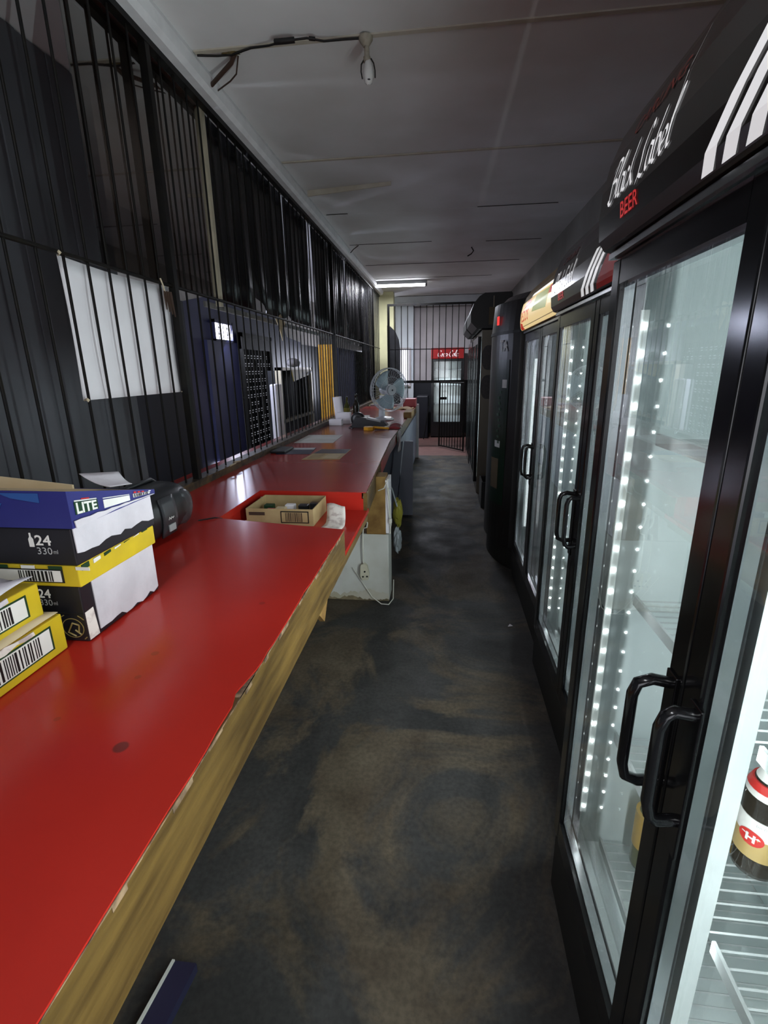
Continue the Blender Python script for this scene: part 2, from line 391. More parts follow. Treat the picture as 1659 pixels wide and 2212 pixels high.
# peeling cover strip hanging from the ceiling
obj('loose_strip', MB().prism([(-1.28, 5.0, CZ-.001), (-.5, 4.9, CZ-.001), (-.5, 4.9, CZ-.03), (-1.28, 5.0, CZ-.05)], (0, .012, 0)), 'cover_strip', ceil)
struct('wall_right', MB().box(1.4, 1.6, -2.7, 14, 0, CZ), 'wall_grey')
struct('wall_back', MB().box(-3.4, 1.6, -2.7, -2.5, 0, CZ), 'wall_grey')
struct('fill_panel_doorway', MB().box(-1.3, .2, -2.499, -2.46, .1, 2.2), 'daylight_soft', label='added glowing fill panel, an unseen doorway behind the camera')  # glowing panel added behind the camera to go with the fill light
# dark boarded partition in the customer hall
part_ = sempty('wall_left', (-2.05, 1.5, 0), 'dark grey boarded partition in the customer hall')
yy = -2.5; k = 0
while yy < 3.14:
    wd = .19; e = min(yy+wd, 3.15)
    obj('board', MB().box(-2.12-(.004 if k % 2 else 0), -2.05-(.006 if k % 2 else 0), yy+.002, e-.002, 0, CZ-.01), 'wall_dark_board', part_); yy += wd; k += 1
# hall wall: navy below, cream above, sloped paint line
hall = sempty('wall_hall', (-3.2, 8, 0), 'navy painted wall of the customer hall with cream band above')
obj('wall_body', MB().box(-3.4, -3.2, -2.5, 14, 0, CZ), 'hall_cream', hall)
obj('navy_paint', MB().prism([(-3.199, 6.1, 0), (-3.199, 10.6, 0), (-3.199, 11.2, 0), (-3.199, 11.2, 2.14), (-3.199, 10.2, 2.2), (-3.199, 9.9, 2.5), (-3.199, 6.85, 2.54), (-3.199, 6.1, 2.38)], (.004, 0, 0)), 'wall_navy', hall)
obj('dark_gap_panel', MB().box(-3.199, -3.19, 3.3, 6.098, 0, 2.38), 'dado_black', hall)  # black sheet put in for the darkness past the partition
obj('black_dado', MB().box(-3.199, -3.19, 11.2, 14, 0, 2.1), 'dado_black', hall)
# blue door with barred light at top and daylight under it
d1 = sempty('door_1', (-3.18, 7, 0), 'navy hall door with small bright barred window at the top')
obj('door_leaf', MB().box(-3.194, -3.15, 6.55, 7.55, .32, 1.96), 'wall_navy', d1)
obj('window_pane', MB().box(-3.19, -3.17, 6.82, 7.38, 1.985, 2.2), 'daylight_pane', d1)
wf = MB()
for (a, b, c, d) in ((6.79, 6.82, 1.96, 2.24), (7.38, 7.41, 1.96, 2.24), (6.79, 7.41, 1.955, 1.985), (6.79, 7.41, 2.2, 2.24)): wf.box(-3.19, -3.14, a, b, c, d)
obj('window_frame', wf, 'wall_navy', d1)
wb = MB()
for y in (6.96, 7.1, 7.24): wb.tube([(-3.155, y, 1.985), (-3.155, y, 2.2)], .005, 5)
for y in (6.96, 7.24): wb.tube([(-3.155, y-.06, 2.1), (-3.155, y, 2.16), (-3.155, y+.06, 2.1), (-3.155, y, 2.04), (-3.155, y-.06, 2.1)], .004, 5)
obj('window_bars', wb, 'bar_black', d1)
obj('daylight_gap', MB().box(-3.19, -3.17, 6.45, 7.45, .20, .31), 'daylight_pane', d1)
# hall honeycomb grille gate
gt = thing('lattice_gate', 'black steel lattice gate with rows of small pale ornaments given a faint glow on the navy hall wall', 'gate', (-3.14, 8.3, 0))
obj('gate_panel', MB().box(-3.17, -3.15, 7.62, 8.95, .08, 2.08), 'black_mesh', gt)
fr = MB(); fr.box(-3.15, -3.10, 7.60, 7.66, .05, 2.12); fr.box(-3.15, -3.10, 8.92, 8.98, .05, 2.12); fr.box(-3.15, -3.10, 7.6, 8.98, 2.06, 2.12); fr.box(-3.15, -3.1, 7.6, 8.98, .05, .1); fr.box(-3.15, -3.11, 7.6, 8.98, 1.88, 2.06)
obj('gate_frame', fr, 'bar_black', gt)
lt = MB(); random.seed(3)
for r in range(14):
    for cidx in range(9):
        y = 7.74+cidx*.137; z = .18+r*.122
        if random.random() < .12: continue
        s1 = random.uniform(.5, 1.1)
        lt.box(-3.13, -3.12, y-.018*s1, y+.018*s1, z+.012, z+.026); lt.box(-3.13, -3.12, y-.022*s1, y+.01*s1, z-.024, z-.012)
o = obj('glowing_ornaments', lt, 'lattice', gt); o['kind'] = 'stuff'
lr = MB()
for cidx in range(10): lr.box(-3.148, -3.135, 7.68+cidx*.135, 7.69+cidx*.135, .1, 1.9)
obj('lattice_rods', lr, 'bar_black', gt)
# pieces standing in the hall
tag(obj('room_divider', MB().bbox(-2.66, -2.56, 7.44, 7.74, .0, 1.35, .02), 'paper_white'), 'tall narrow white panel standing in the hall beside the lattice gate', 'panel')
ht = thing('hall_cabinet', 'dark steel-framed hall cabinet with barred front and a shelf on top', 'cabinet', (-2.7, 9, 0))
cb = MB(); cb.box(-2.75, -2.65, 8.0, 8.06, 0, 1.6); cb.box(-2.75, -2.65, 9.9, 9.96, 0, 1.6); cb.box(-2.75, -2.65, 8, 9.96, 1.55, 1.6); cb.box(-2.75, -2.65, 8, 9.96, .7, .75)
obj('cabinet_frame', cb, 'silver', ht); obj('cabinet_back', MB().box(-2.9, -2.76, 8, 9.96, 0, 1.55), 'dado_black', ht)
for i in range(8): obj('cabinet_bar', MB().tube([(-2.68, 8.22+i*.21, .75), (-2.68, 8.22+i*.21, 1.55)], .012, 6), 'bar_black', ht)
sg = thing('price_sign', 'yellow and white strip sign hanging in front of the hall cabinet', 'sign', (-2.6, 9.2, 1.36))
obj('sign_board', MB().prism([(-2.649, 8.66, 1.36), (-2.649, 9.75, 1.47), (-2.649, 9.95, 1.56), (-2.649, 8.56, 1.56)], (.012, 0, 0)), 'carton_yellow', sg)
obj('sign_end', MB().prism([(-2.636, 9.5, 1.46), (-2.636, 9.73, 1.475), (-2.636, 9.95, 1.545), (-2.636, 9.6, 1.52)], (.003, 0, 0)), 'print_white', sg)
tag(obj('crumpled_bag', MB().lathe([(.01, 0), (.16, .02), (.2, .08), (.13, .14), (.02, .16)], (-2.7, 8.9, 1.602), 12, sx=.5, sy=1.6), 'paper_white'), 'crumpled white plastic bag on top of the hall cabinet', 'bag')
yb = thing('yellow_slat_screen', 'bright yellow slatted screen standing in the hall behind the bars', 'screen', (-1.81, 8.08, 0))
obj('backing', MB().box(-2.02, -1.72, 8.08, 8.11, 0.001, 1.93), 'yellow_board', yb)
for i in range(5):
    obj('slat', MB().bbox(-2.02+i*.06, -1.968+i*.06, 8.06, 8.08, 0.001, 1.94, .004), 'yellow_board', yb)
struct('wall_hall_front', MB().box(-3.2, -2.13, 3.04, 3.12, 0, CZ), 'wall_dark_board')
struct('fill_panel_entrance', MB().box(-3.05, -2.2, 3.121, 3.15, .05, 2.15), 'daylight_soft', label='added glowing fill panel, an unseen hall entrance past the dark partition')  # invented opening, added to brighten the hall from out of view
struct('fill_panel_hall_end', MB().box(-2.9, -1.95, 12.95, 12.999, .8, 2.0), 'daylight_soft', label='added glowing fill panel, an invented window in the end wall of the hall')  # glowing panel added to light the far part of the hall
tag(obj('navy_screen', MB().bbox(-1.70, -1.65, 7.85, 10.9, 0, 1.88, .01), 'navy_board'), 'dark navy board standing behind the bars near the far end', 'board')
tag(obj('dark_post_board', MB().bbox(-2.3, -2.24, 9.2, 11, 0, 2.0, .01), 'dado_black'), 'black board standing in the hall past the yellow screen', 'board')

# far room
struct('wall_far', MB().box(-1.0, 1.4, 12.3, 12.5, 0, CZ), 'wall_pink_white', label='pinkish white wall at the far end')
wp = struct('wall_far_pillar', MB().box(-1.22, -.74, 12.1, 12.3, 0, CZ), 'wall_white', label='white pillar with a narrow window in the far wall')
struct('wall_far_side', MB().box(-1.75, -1.12, 11.25, 11.5, 0, CZ), 'wall_yellow', label='pale yellow wall end past the bars')
struct('wall_hall_end', MB().box(-3.2, -1.75, 13.0, 13.2, 0, CZ), 'wall_grey')
for i, (z0, z1, dy) in enumerate(((2.92, 3.0, .06), (3.0, 3.12, .1))):
    struct('trim_%d' % (i+1), MB().box(-1.12, 1.4, 12.1-dy, 12.1, z0, z1), 'wall_white', label='moulded cornice of the far wall')
struct('trim_3', MB().box(-1.0, 1.4, 12.285, 12.299, 0, 1.26), 'dado_black', label='black dado of the far wall')
w2 = sempty('window_1', (-.94, 12.1, 1.2), 'narrow bright barred window in the far wall')
obj('window_pane', MB().box(-1.06, -.845, 12.06, 12.08, 1.18, 1.98), 'daylight_soft', w2)
wf = MB(); wf.box(-1.1, -1.06, 12.04, 12.099, 1.14, 2.02); wf.box(-.845, -.8, 12.04, 12.099, 1.14, 2.02); wf.box(-1.06, -.845, 12.04, 12.099, 1.98, 2.02); wf.box(-1.06, -.845, 12.04, 12.099, 1.14, 1.18)
obj('window_frame', wf, 'wall_pink_white', w2)
for i in range(4): obj('window_bar', MB().tube([(-1.03+i*.055, 12.05, 1.18), (-1.03+i*.055, 12.05, 1.98)], .007, 6), 'wall_pink_white', w2)

# beam above the bars
bm_ = MB()
bm_.prism([(-1.46, -2.4, CZ-.1), (-1.335, -2.4, CZ-.1), (-1.312, -2.4, CZ-.08), (-1.305, -2.4, CZ-.03), (-1.315, -2.4, CZ-.001), (-1.46, -2.4, CZ-.001)], (0, 13.4, 0))
struct('trim_4', bm_, 'beam_paint', label='pale grey cornice beam along the top of the bars')

# ============================================================ SECURITY GRILLE on the counter
gr = thing('security_grille', 'tall black steel bar grille rising from the counter to the ceiling', 'grille', (-1.4, 4, .92))
bar = None
y = 2.6-.128*9
bar_me = MB().tube([(0, 0, .045), (0, 0, 2.13)], .006, 6).mesh('bar'); bar_me.materials.append(MATS['bar_black'])
k = -9
while True:
    yb_ = 2.6+.128*k
    if yb_ > 10.95: break
    if k not in (0, 30, 58):
        share('bar', bar_me, gr, (0, yb_-4, 0))
    else:
        obj('post', MB().box(-1.418, -1.382, yb_-.018, yb_+.018, .96, 3.05), 'bar_black', gr)
    k += 1
for (z, r) in ((1.975, .009),):
    obj('cross_rail', MB().tube([(-1.4, 1.3, z), (-1.4, 11.0, z)], r, 6), 'bar_black', gr)
obj('sill_rail', MB().box(-1.45, -1.37, 1.3, 11.0, .9205, .962), 'bar_rust', gr)
obj('top_rail', MB().box(-1.42, -1.38, 1.3, 11.0, 3.0, 3.029), 'bar_black', gr)
# perspex sheet with aluminium edge
px = thing('perspex_screen', 'dark tinted glossy perspex sheet behind the bars with a silver edge strip', 'screen', (-1.45, 2.6, 1.98))
obj('sheet', MB().box(-1.452, -1.447, 2.12, 3.215, 1.99, 3.029), 'dark_perspex', px)
obj('edge_strip', MB().box(-1.46, -1.425, 3.215, 3.25, 1.95, 3.025), 'silver', px)
# black plastic drapes behind the bars
random.seed(11)
segs = [(3.27, 4.02, 'first'), (4.04, 4.85, 'second'), (4.88, 5.75, 'third'), (5.8, 6.6, 'fourth'), (6.65, 7.7, 'fifth'), (7.75, 8.8, 'sixth'), (8.85, 9.30, 'seventh')]
for i, (a, b, nm) in enumerate(segs):
    ph = random.uniform(0, 6); cut = random.uniform(.1, .25)
    def fn(u, v, a=a, b=b, ph=ph, cut=cut):
        y = a+(b-a)*u; zb = 2.0+cut*max(0, .22-u)*3.2+cut*max(0, u-.86)*2.5; z = 3.11+(zb-3.11)*v
        return (-1.49+.022*math.sin(u*14+ph)*(.3+v)+.008*math.sin(u*37+ph*2), y, z)
    tag(obj('black_drape', MB().grid(fn, 26, 6), 'drape_black', solid=.003), 'black plastic sheet hung behind the bars, %s from the silver strip' % nm, 'drape', 'black sheets behind the bars')
def fn(u, v):
    y = 9.32+1.65*u; z = 3.11-2.14*v*(1-.02*math.sin(u*9))
    return (-1.50+.025*math.sin(u*17)*(.4+v)+.01*math.sin(v*9+u*5), y, z)
tag(obj('black_drape', MB().grid(fn, 30, 10), 'drape_black', solid=.003), 'long black plastic sheet reaching down to the counter at the far end', 'drape', 'black sheets behind the bars')
# pale pelmet strip under the drapes, torn tape and rope knots
tag(obj('pelmet_strip', MB().prism([(-1.56, 3.25, 1.955), (-1.56, 10.2, 1.955), (-1.56, 10.2, 1.99), (-1.56, 3.25, 1.99)], (.012, 0, 0)), 'wall_grey'), 'thin pale batten behind the bars at the foot of the black sheets', 'batten')
tag(obj('torn_paper', MB().prism([(-1.43, 4.28, 1.97), (-1.43, 4.42, 2.02), (-1.42, 4.5, 1.95), (-1.43, 4.44, 1.90), (-1.42, 4.40, 1.80), (-1.43, 4.36, 1.9)], (.004, 0, 0)), 'cardboard_light'), 'torn scrap of pale tape tied to the grille rail', 'tape')
# white paper sheet tied on the bars
ws = thing('white_sheet', 'blank white banner sheet tied behind the bars', 'banner', (-1.42, 2.2, 1.445))
def fn(u, v):
    y = 1.832+.75*u; z = 1.972-.525*v+.012*math.sin(v*PI)*0-.012*math.sin(u*PI)*(1-v)
    yb = y+.008*math.sin(v*PI)*(1-2*u)
    return (-1.425-.012*math.sin(u*PI*2)*math.sin(v*3), yb, z)
obj('sheet', MB().grid(fn, 20, 10), 'paper_white', ws, solid=.0015)
for (y, z, dy) in ((1.832, 1.97, -.03), (2.582, 1.972, .02), (1.832, 1.448, -.02), (2.582, 1.448, .035)):
    obj('tie', MB().tube([(-1.42, y, z), (-1.40, y+dy*.5, z+.006), (-1.395, y+dy, z+.002)], .004, 5), 'twine', ws)
    obj('knot', MB().lathe([(.001, -.008), (.008, 0), (.001, .008)], (-1.39, y+dy, z+.002), 8), 'twine', ws)
kb = thing('key_bunch', 'bunch of dark keys hanging from the rail over the white banner', 'keys', (-1.375, 2.47, 1.96))
obj('string', MB().tube([(-1.388, 2.46, 1.992), (-1.383, 2.47, 1.96), (-1.38, 2.472, 1.93)], .004, 5), 'twine', kb)
for i in range(4):
    a = i*.012
    obj('key', MB().prism([(-1.38+i*.004, 2.462+a, 1.935), (-1.38+i*.004, 2.474+a, 1.935), (-1.38+i*.004, 2.478+a, 1.915), (-1.38+i*.004, 2.474+a*1.4, 1.85-.01*i), (-1.38+i*.004, 2.466+a*1.4, 1.85-.01*i), (-1.38+i*.004, 2.458+a, 1.915)], (.003, 0, 0)), 'cable_brown', kb)

# ============================================================ BAR COUNTER
ct = thing('bar_counter', 'long red-topped bar counter with worn yellow-brown front edge', 'counter', (-.9, 3, 0))
def edge(y): return -.398 if y <= 2.5 else (-.405-.078*(y-2.5)/1.9 if y < 4.4 else -.483)
top = MB()
Z1, Z0 = .92, .885
top.prism([(-1.62, -1.2, Z0), (-.421, -1.2, Z0), (-.421, 1.873, Z0), (-.994, 1.985, Z0), (-1.62, 1.985, Z0)], (0, 0, Z1-Z0))
random.seed(12); E_ = [(-.421, -1.2, .9165), (-.398, -1.2, .9165)]; y = -1.2
while y < 1.8:
    y += random.uniform(.03, .09); E_.append((-.398+random.choice((0, 0, -.001, -.002, -.004)), y, .9165))
    if abs(y-.84) < .04: E_[-1] = (-.412, y, .9165)
E_ += [(-.398, 1.873, .9165), (-.421, 1.873, .9165)]
top.prism(E_, (0, 0, Z1-.9165))
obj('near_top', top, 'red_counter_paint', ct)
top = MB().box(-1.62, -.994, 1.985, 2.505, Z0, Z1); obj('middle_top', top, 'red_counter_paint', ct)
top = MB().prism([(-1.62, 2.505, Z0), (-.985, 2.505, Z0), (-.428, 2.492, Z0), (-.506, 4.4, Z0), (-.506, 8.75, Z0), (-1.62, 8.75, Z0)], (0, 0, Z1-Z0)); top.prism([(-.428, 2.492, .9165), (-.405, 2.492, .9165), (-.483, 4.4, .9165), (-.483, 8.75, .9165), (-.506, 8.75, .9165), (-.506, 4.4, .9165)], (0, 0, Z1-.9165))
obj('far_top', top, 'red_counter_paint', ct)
rec = MB(); rec.prism([(-.994, 1.9, .80), (-.399, 1.80, .80), (-.399, 2.54, .80), (-.994, 2.56, .80)], (0, 0, .02))
rec.prism([(-.985, 2.506, .82), (-.405, 2.493, .82), (-.405, 2.51, .82), (-.985, 2.523, .82)], (0, 0, .0645))
rec.box(-1.01, -.9945, 1.99, 2.505, .82, .8845)
obj('recess', rec, 'red_counter_paint', ct)
f = MB(); n = 60; random.seed(5)
def fasc(y0, y1, zt, zb, m, nm, th=.022, x=None):
    mb = MB(); N_ = max(2, int((y1-y0)/.05)); vs = []
    for i in range(N_+1):
        y = y0+(y1-y0)*i/N_; e = edge(y) if x is None else x
        j = random.uniform(-.002, .002)
        vs += [(e-th, y, zt), (e-.0004, y, zt), (e-.0004+j*.3, y, zb+j), (e-th, y, zb+j)]
    fs = []
    for i in range(N_):
        for k2 in range(4): fs.append((i*4+k2, i*4+(k2+1) % 4, (i+1)*4+(k2+1) % 4, (i+1)*4+k2))
    fs += [(3, 2, 1, 0), tuple(N_*4+q for q in range(4))]
    mb.add(vs, fs); return obj(nm, mb, m, ct)
fasc(-1.2, 1.873, .9162, .765, 'fascia_wood', 'fascia')
fasc(1.874, 2.492, .7995, .765, 'fascia_wood', 'fascia')
fasc(2.493, 3.45, .9162, .78, 'fascia_wood', 'fascia')
fasc(3.452, 5.05, .9162, .80, 'fascia_red', 'fascia')
fasc(5.06, 8.75, .9162, .80, 'fascia_wood', 'fascia')
# chipped dark edge under the lip of the top
ch = MB(); random.seed(9); y = -1.2
while y < 1.82:
    l = random.uniform(.02, .10); wd = random.choice((.002, .003, .004, .007, .012))
    ch.box(-.3986, -.3972, y, y+l, .9164-wd, .9164); y += l
ch.box(-.416, -.3972, .80, .88, .9150, .9164)
obj('chipped_edge', ch, 'worn_edge', ct)
ch = MB(); y = 2.5
while y < 8.6:
    l = random.uniform(.05, .15); wd = random.choice((.003, .006, .012)); e = edge(y+l/2); ch.box(e-.008, e+.004, y, y+l, .9165-wd, .9166); y += l
obj('chipped_edge', ch, 'worn_edge', ct)
obj('support_wall', MB().box(-1.5, -1.4, -1.2, 8.7, 0, .8845), 'plaster', ct)
obj('kick_board', MB().prism([(-.45, 1.68, .60), (-.45, 1.84, .765), (-.45, 1.66, .765), (-.45, 1.5, .765)], (-.02, 0, 0)), 'chipboard', ct)
# plaster pillar holding the counter
pl = thing('plaster_pillar', 'white plaster pillar under the counter with brown wooden packing on top', 'pillar', (-.57, 3.14, 0))
obj('pillar_body', MB().bbox(-.80, -.352, 3.06, 3.24, 0.001, .49, .008), 'plaster', pl)
obj('pillar_left_body', MB().box(-.80, -.56, 3.07, 3.24, .49, .78), 'plaster', pl)
obj('wooden_packing', MB().bbox(-.50, -.368, 3.055, 3.2, .49, .884, .004), 'chipboard', pl)
obj('brown_bracket', MB().prism([(-.56, 3.05, .50), (-.50, 3.05, .50), (-.50, 3.05, .62), (-.54, 3.05, .66)], (0, .02, 0)), 'cable_brown', pl)
obj('right_board', MB().box(-.368, -.349, 3.055, 3.24, .50, .86), 'paper_white', pl)
random.seed(4)
for (nm, hh, am, mm, yo) in (('damp_stain', .075, .02, 'plaster_stain', 3.0592), ('dirt_stain', .022, .014, 'plaster_dirt', 3.0584)):
    dm = MB(); h_ = hh; P_ = []
    for i in range(61):
        h_ = max(hh*.4, min(hh*1.6, h_+random.uniform(-am, am)*.5)); P_.append((-.799+.445*i/60, h_))
    for a_, b_ in zip(P_[:-1], P_[1:]): dm.prism([(a_[0], yo, .002), (b_[0], yo, .002), (b_[0], yo, b_[1]), (a_[0], yo, a_[1])], (0, -.0006, 0))
    obj(nm, dm, mm, pl)
# socket on a cord
sk = thing('extension_socket', 'off-white extension socket dangling on its cord in front of the plaster pillar', 'socket', (-.515, 3.04, .19))
obj('housing', MB().prism([(-.545, 3.045, .20), (-.53, 3.045, .17), (-.49, 3.045, .175), (-.483, 3.045, .22), (-.495, 3.045, .275), (-.515, 3.045, .293), (-.54, 3.045, .28)], (0, -.028, 0)), 'plastic_ivory', sk)
for (x, z) in ((-.512, .235), (-.525, .198), (-.497, .2)):
    obj('socket_hole', MB().lathe([(.006, -.001), (.006, .003)], (x, 3.0145, z), 10, 'y'), 'print_black', sk)
obj('cord', MB().tube([(-.52, 3.03, .29), (-.522, 3.03, .40), (-.52, 3.035, .50), (-.515, 3.03, .54), (-.49, 3.02, .55), (-.485, 3.02, .58), (-.50, 3.02, .60), (-.51, 3.03, .63), (-.51, 3.035, .76)], .005, 6), 'cable_white', sk)
cw = thing('white_cables', 'bundle of white cables running down the right edge of the plaster pillar', 'cable', (-.34, 3.1, 0))
for i, pts in enumerate(([(-.345, 3.03, .82), (-.335, 3.04, .7), (-.342, 3.05, .55), (-.338, 3.05, .5)], [(-.36, 3.04, .85), (-.345, 3.02, .78), (-.34, 3.03, .62), (-.33, 3.04, .58), (-.342, 3.05, .50)], [(-.41, 3.02, .80), (-.37, 3.0, .82), (-.345, 3.02, .88)],
                         [(-.6, 3.045, .25), (-.47, 3.04, .04), (-.40, 3.0, .008), (-.35, 3.0, .006), (-.325, 3.06, .02), (-.335, 3.2, .10)])):
    obj('cable', MB().tube([tuple(p) for p in pts], .0035, 6), 'cable_white', cw)
obj('plug', MB().bbox(-.345, -.325, 3.02, 3.05, .575, .61, .006), 'cable_white', cw)

# grey boards under the far counter
for (nm, pts, lab) in (('grey_board', [(-.50, 5.15, 0), (-.322, 5.15, 0), (-.322, 5.24, .80), (-.42, 5.24, .80)], 'wide blue-grey board leaning upright against the counter'),
                       ('grey_board', [(-.60, 5.20, 0.0), (-.515, 5.20, 0.0), (-.435, 5.29, .79), (-.52, 5.29, .79)], 'narrow blue-grey board leaning behind the wider grey board')):
    tag(obj(nm, MB().prism(pts, (0, .018, 0)), 'cabinet_grey'), lab, 'board')
uc = thing('under_counter_cupboard', 'long grey cupboard under the far stretch of counter', 'cupboard', (-.5, 6.9, 0))
obj('carcass', MB().box(-1.3, -.50, 5.4, 8.72, 0, .79), 'cabinet_grey', uc)
for i in range(4): obj('cupboard_door', MB().bbox(-.50, -.48, 5.42+i*.83, 6.22+i*.83, .06, .78, .006), 'cabinet_grey', uc)
tag(obj('counter_end_panel', MB().bbox(-1.3, -.44, 8.76, 8.80, 0, .95, .006), 'wall_pink_white'), 'pale panel closing off the far end of the counter', 'panel')
# rags hung on the counter edge
tag(obj('hanging_rag', MB().grid(lambda u, v: (-.455+.012*math.sin(u*9+v*4), 5.02+.16*u, .90-.16*v-.03*math.sin(u*7)), 10, 8), 'paper_white', solid=.006), 'crumpled white cloth hanging over the counter edge beside the fan', 'cloth')
tag(obj('red_cloth', MB().grid(lambda u, v: (-.60+.13*v, 5.3+.35*u, .925+.03*math.sin(u*PI)*math.sin(v*PI)+.012*math.sin(u*11)), 10, 6), 'red_tin', solid=.006), 'small dark red cloth lying at the counter edge by the fan', 'cloth')
pb = thing('plastic_bags', 'clear and yellow plastic bags hanging beside the plaster pillar', 'bag', (-.31, 3.45, .3))
random.seed(21)
def blob(c, r, seed, ztop=None):
    rnd = random.Random(seed); bm = bmesh.new(); bmesh.ops.create_icosphere(bm, subdivisions=3, radius=1)
    for v in bm.verts:
        q = 1+rnd.uniform(-.18, .18); v.co = (c[0]+v.co.x*r[0]*q, c[1]+v.co.y*r[1]*q, c[2]+v.co.z*r[2]*q)
    return MB().frombm(bm)
obj('strap', MB().tube([(-.335, 3.5, .56), (-.37, 3.48, .70), (-.42, 3.46, .79)], .006, 6), 'bag_clear', pb); obj('clear_bag', blob((-.325, 3.4, .33), (.03, .05, .10), 1), 'bag_clear', pb)
obj('yellow_bag', blob((-.335, 3.55, .50), (.035, .05, .11), 2), 'bag_yellow', pb)

# ============================================================ THINGS ON THE COUNTER
def decal_x(x, pts, m, parent, nm, th=.0012, label=None):
    """flat print on a face at x, pts are (y,z)"""
    return obj(nm, MB().prism([(x, p[0], p[1]) for p in pts], (th, 0, 0)), m, parent, label)
def decal_y(y, pts, m, parent, nm, th=.0012, label=None):
    return obj(nm, MB().prism([(p[0], y, p[1]) for p in pts], (0, -th, 0)), m, parent, label)
def rect(a, b, c, d): return [(a, c), (b, c), (b, d), (a, d)]
def tray(x0, x1, y0, y1, z0, z1, t=.004, floor=True):
    m = MB(); m.box(x0, x0+t, y0, y1, z0, z1); m.box(x1-t, x1, y0, y1, z0, z1); m.box(x0+t, x1-t, y0, y0+t, z0, z1); m.box(x0+t, x1-t, y1-t, y1, z0, z1)
    if floor: m.box(x0+t, x1-t, y0+t, y1-t, z0, z0+t)
    return m
def barcode(parent, x, y0, y1, z0, z1, seed, slope=0.):
    rnd = random.Random(seed); m = MB(); y = y0
    while y < y1-.004:
        w_ = rnd.choice((.002, .003, .005)); m.prism([(x, y, z0+(y-y0)*slope), (x, y+w_, z0+(y-y0)*slope), (x, y+w_, z1), (x, y, z1)], (.0008, 0, 0)); y += w_+rnd.choice((.003, .004, .006))
    obj('barcode', m, 'print_black', parent)
def txt_y(s, x0, x1, z0, z1, y, m, parent, nm='lettering', shear=0, bold=0.):
    obj(nm, glyphs(fit2d(text2d(s, 1, shear, bold), x0, x1, z0, z1), lambda u, v: (u, y, v)), m, parent)
def txt_x(s, y0, y1, z0, z1, x, m, parent, nm='lettering', shear=0, bold=0.):
    obj(nm, glyphs(fit2d(text2d(s, 1, shear, bold), y0, y1, z0, z1), lambda u, v: (x, u, v)), m, parent)
def ragged(x, y0, y1, z0, z1, m, parent, nm, seed, th=.0025, amp=.008, sl=0., label=None):
    rnd = random.Random(seed); n = 12; lo = []; hi = []
    for i in range(n+1):
        y = y0+(y1-y0)*i/n; lo.append((x+rnd.uniform(0, .002), y+rnd.uniform(-.004, .004), z0+sl*i/n+rnd.uniform(-amp, amp))); hi.append((x+rnd.uniform(0, .002), y, z1+rnd.uniform(-amp, amp)*.6))
    m_ = MB()
    for i in range(n): m_.prism([lo[i], lo[i+1], hi[i+1], hi[i]], (th, 0, 0))
    return obj(nm, m_, m, parent, label)
# stack A: bottom carton
XA = -.848
a1 = thing('beer_carton', 'black carton with gold round emblem, bottom of the tall stack beside the radio', 'carton', (-1.05, 1.1, .9205))
obj('carton_body', MB().bbox(-1.26, XA, .962, 1.262, .9212, 1.066, .003), 'carton_black', a1)
ragged(XA, 1.0, 1.258, .93, 1.075, 'carton_paper', a1, 'torn_white_paper', 1, label='torn white paper side')
decal_x(XA, [(.964, .925), (.998, .925), (.992, 1.0), (.964, .998)], 'receipt', a1, 'pale_label')
obj('fold_line', MB().box(-1.26, XA-.003, .9605, .9618, .994, .997), 'print_black', a1)
txt_y('24', -.958, -.925, 1.035, 1.058, .961, 'print_white', a1, bold=.02)
txt_y('330', -.958, -.925, 1.015, 1.031, .961, 'print_grey', a1)
txt_y('ml', -.922, -.912, 1.017, 1.027, .961, 'print_grey', a1)
obj('bottle_icon', MB().prism([(-.972, .9612, 1.034), (-.962, .9612, 1.034), (-.962, .9612, 1.05), (-.965, .9612, 1.056), (-.965, .9612, 1.064), (-.969, .9612, 1.064), (-.969, .9612, 1.056), (-.972, .9612, 1.05)], (0, -.001, 0)), 'print_white', a1)
em = MB()
for r, w_ in ((.040, .0025), (.027, .002)):
    n = 28
    for i in range(n):
        a, b = 2*PI*i/n, 2*PI*(i+1)/n
        pts = [(-.885+r*c_(a), .957+r*s_(a)*.9), (-.885+(r+w_)*c_(a), .957+(r+w_)*s_(a)*.9), (-.885+(r+w_)*c_(b), .957+(r+w_)*s_(b)*.9), (-.885+r*c_(b), .957+r*s_(b)*.9)]
        if all(.924 < p[1] < .993 and p[0] < XA-.002 for p in pts): em.prism([(p[0], .9615, p[1]) for p in pts], (0, -.0008, 0))
for (p, q) in (((-.90, .945), (-.885, .97)), ((-.885, .97), (-.868, .965)), ((-.868, .965), (-.872, .945)), ((-.9, .945), (-.88, .935)), ((-.88, .952), (-.866, .94))):
    em.tube([(p[0], .9612, p[1]), (q[0], .9612, q[1])], .0022, 4)
obj('gold_emblem', em, 'print_gold', a1)
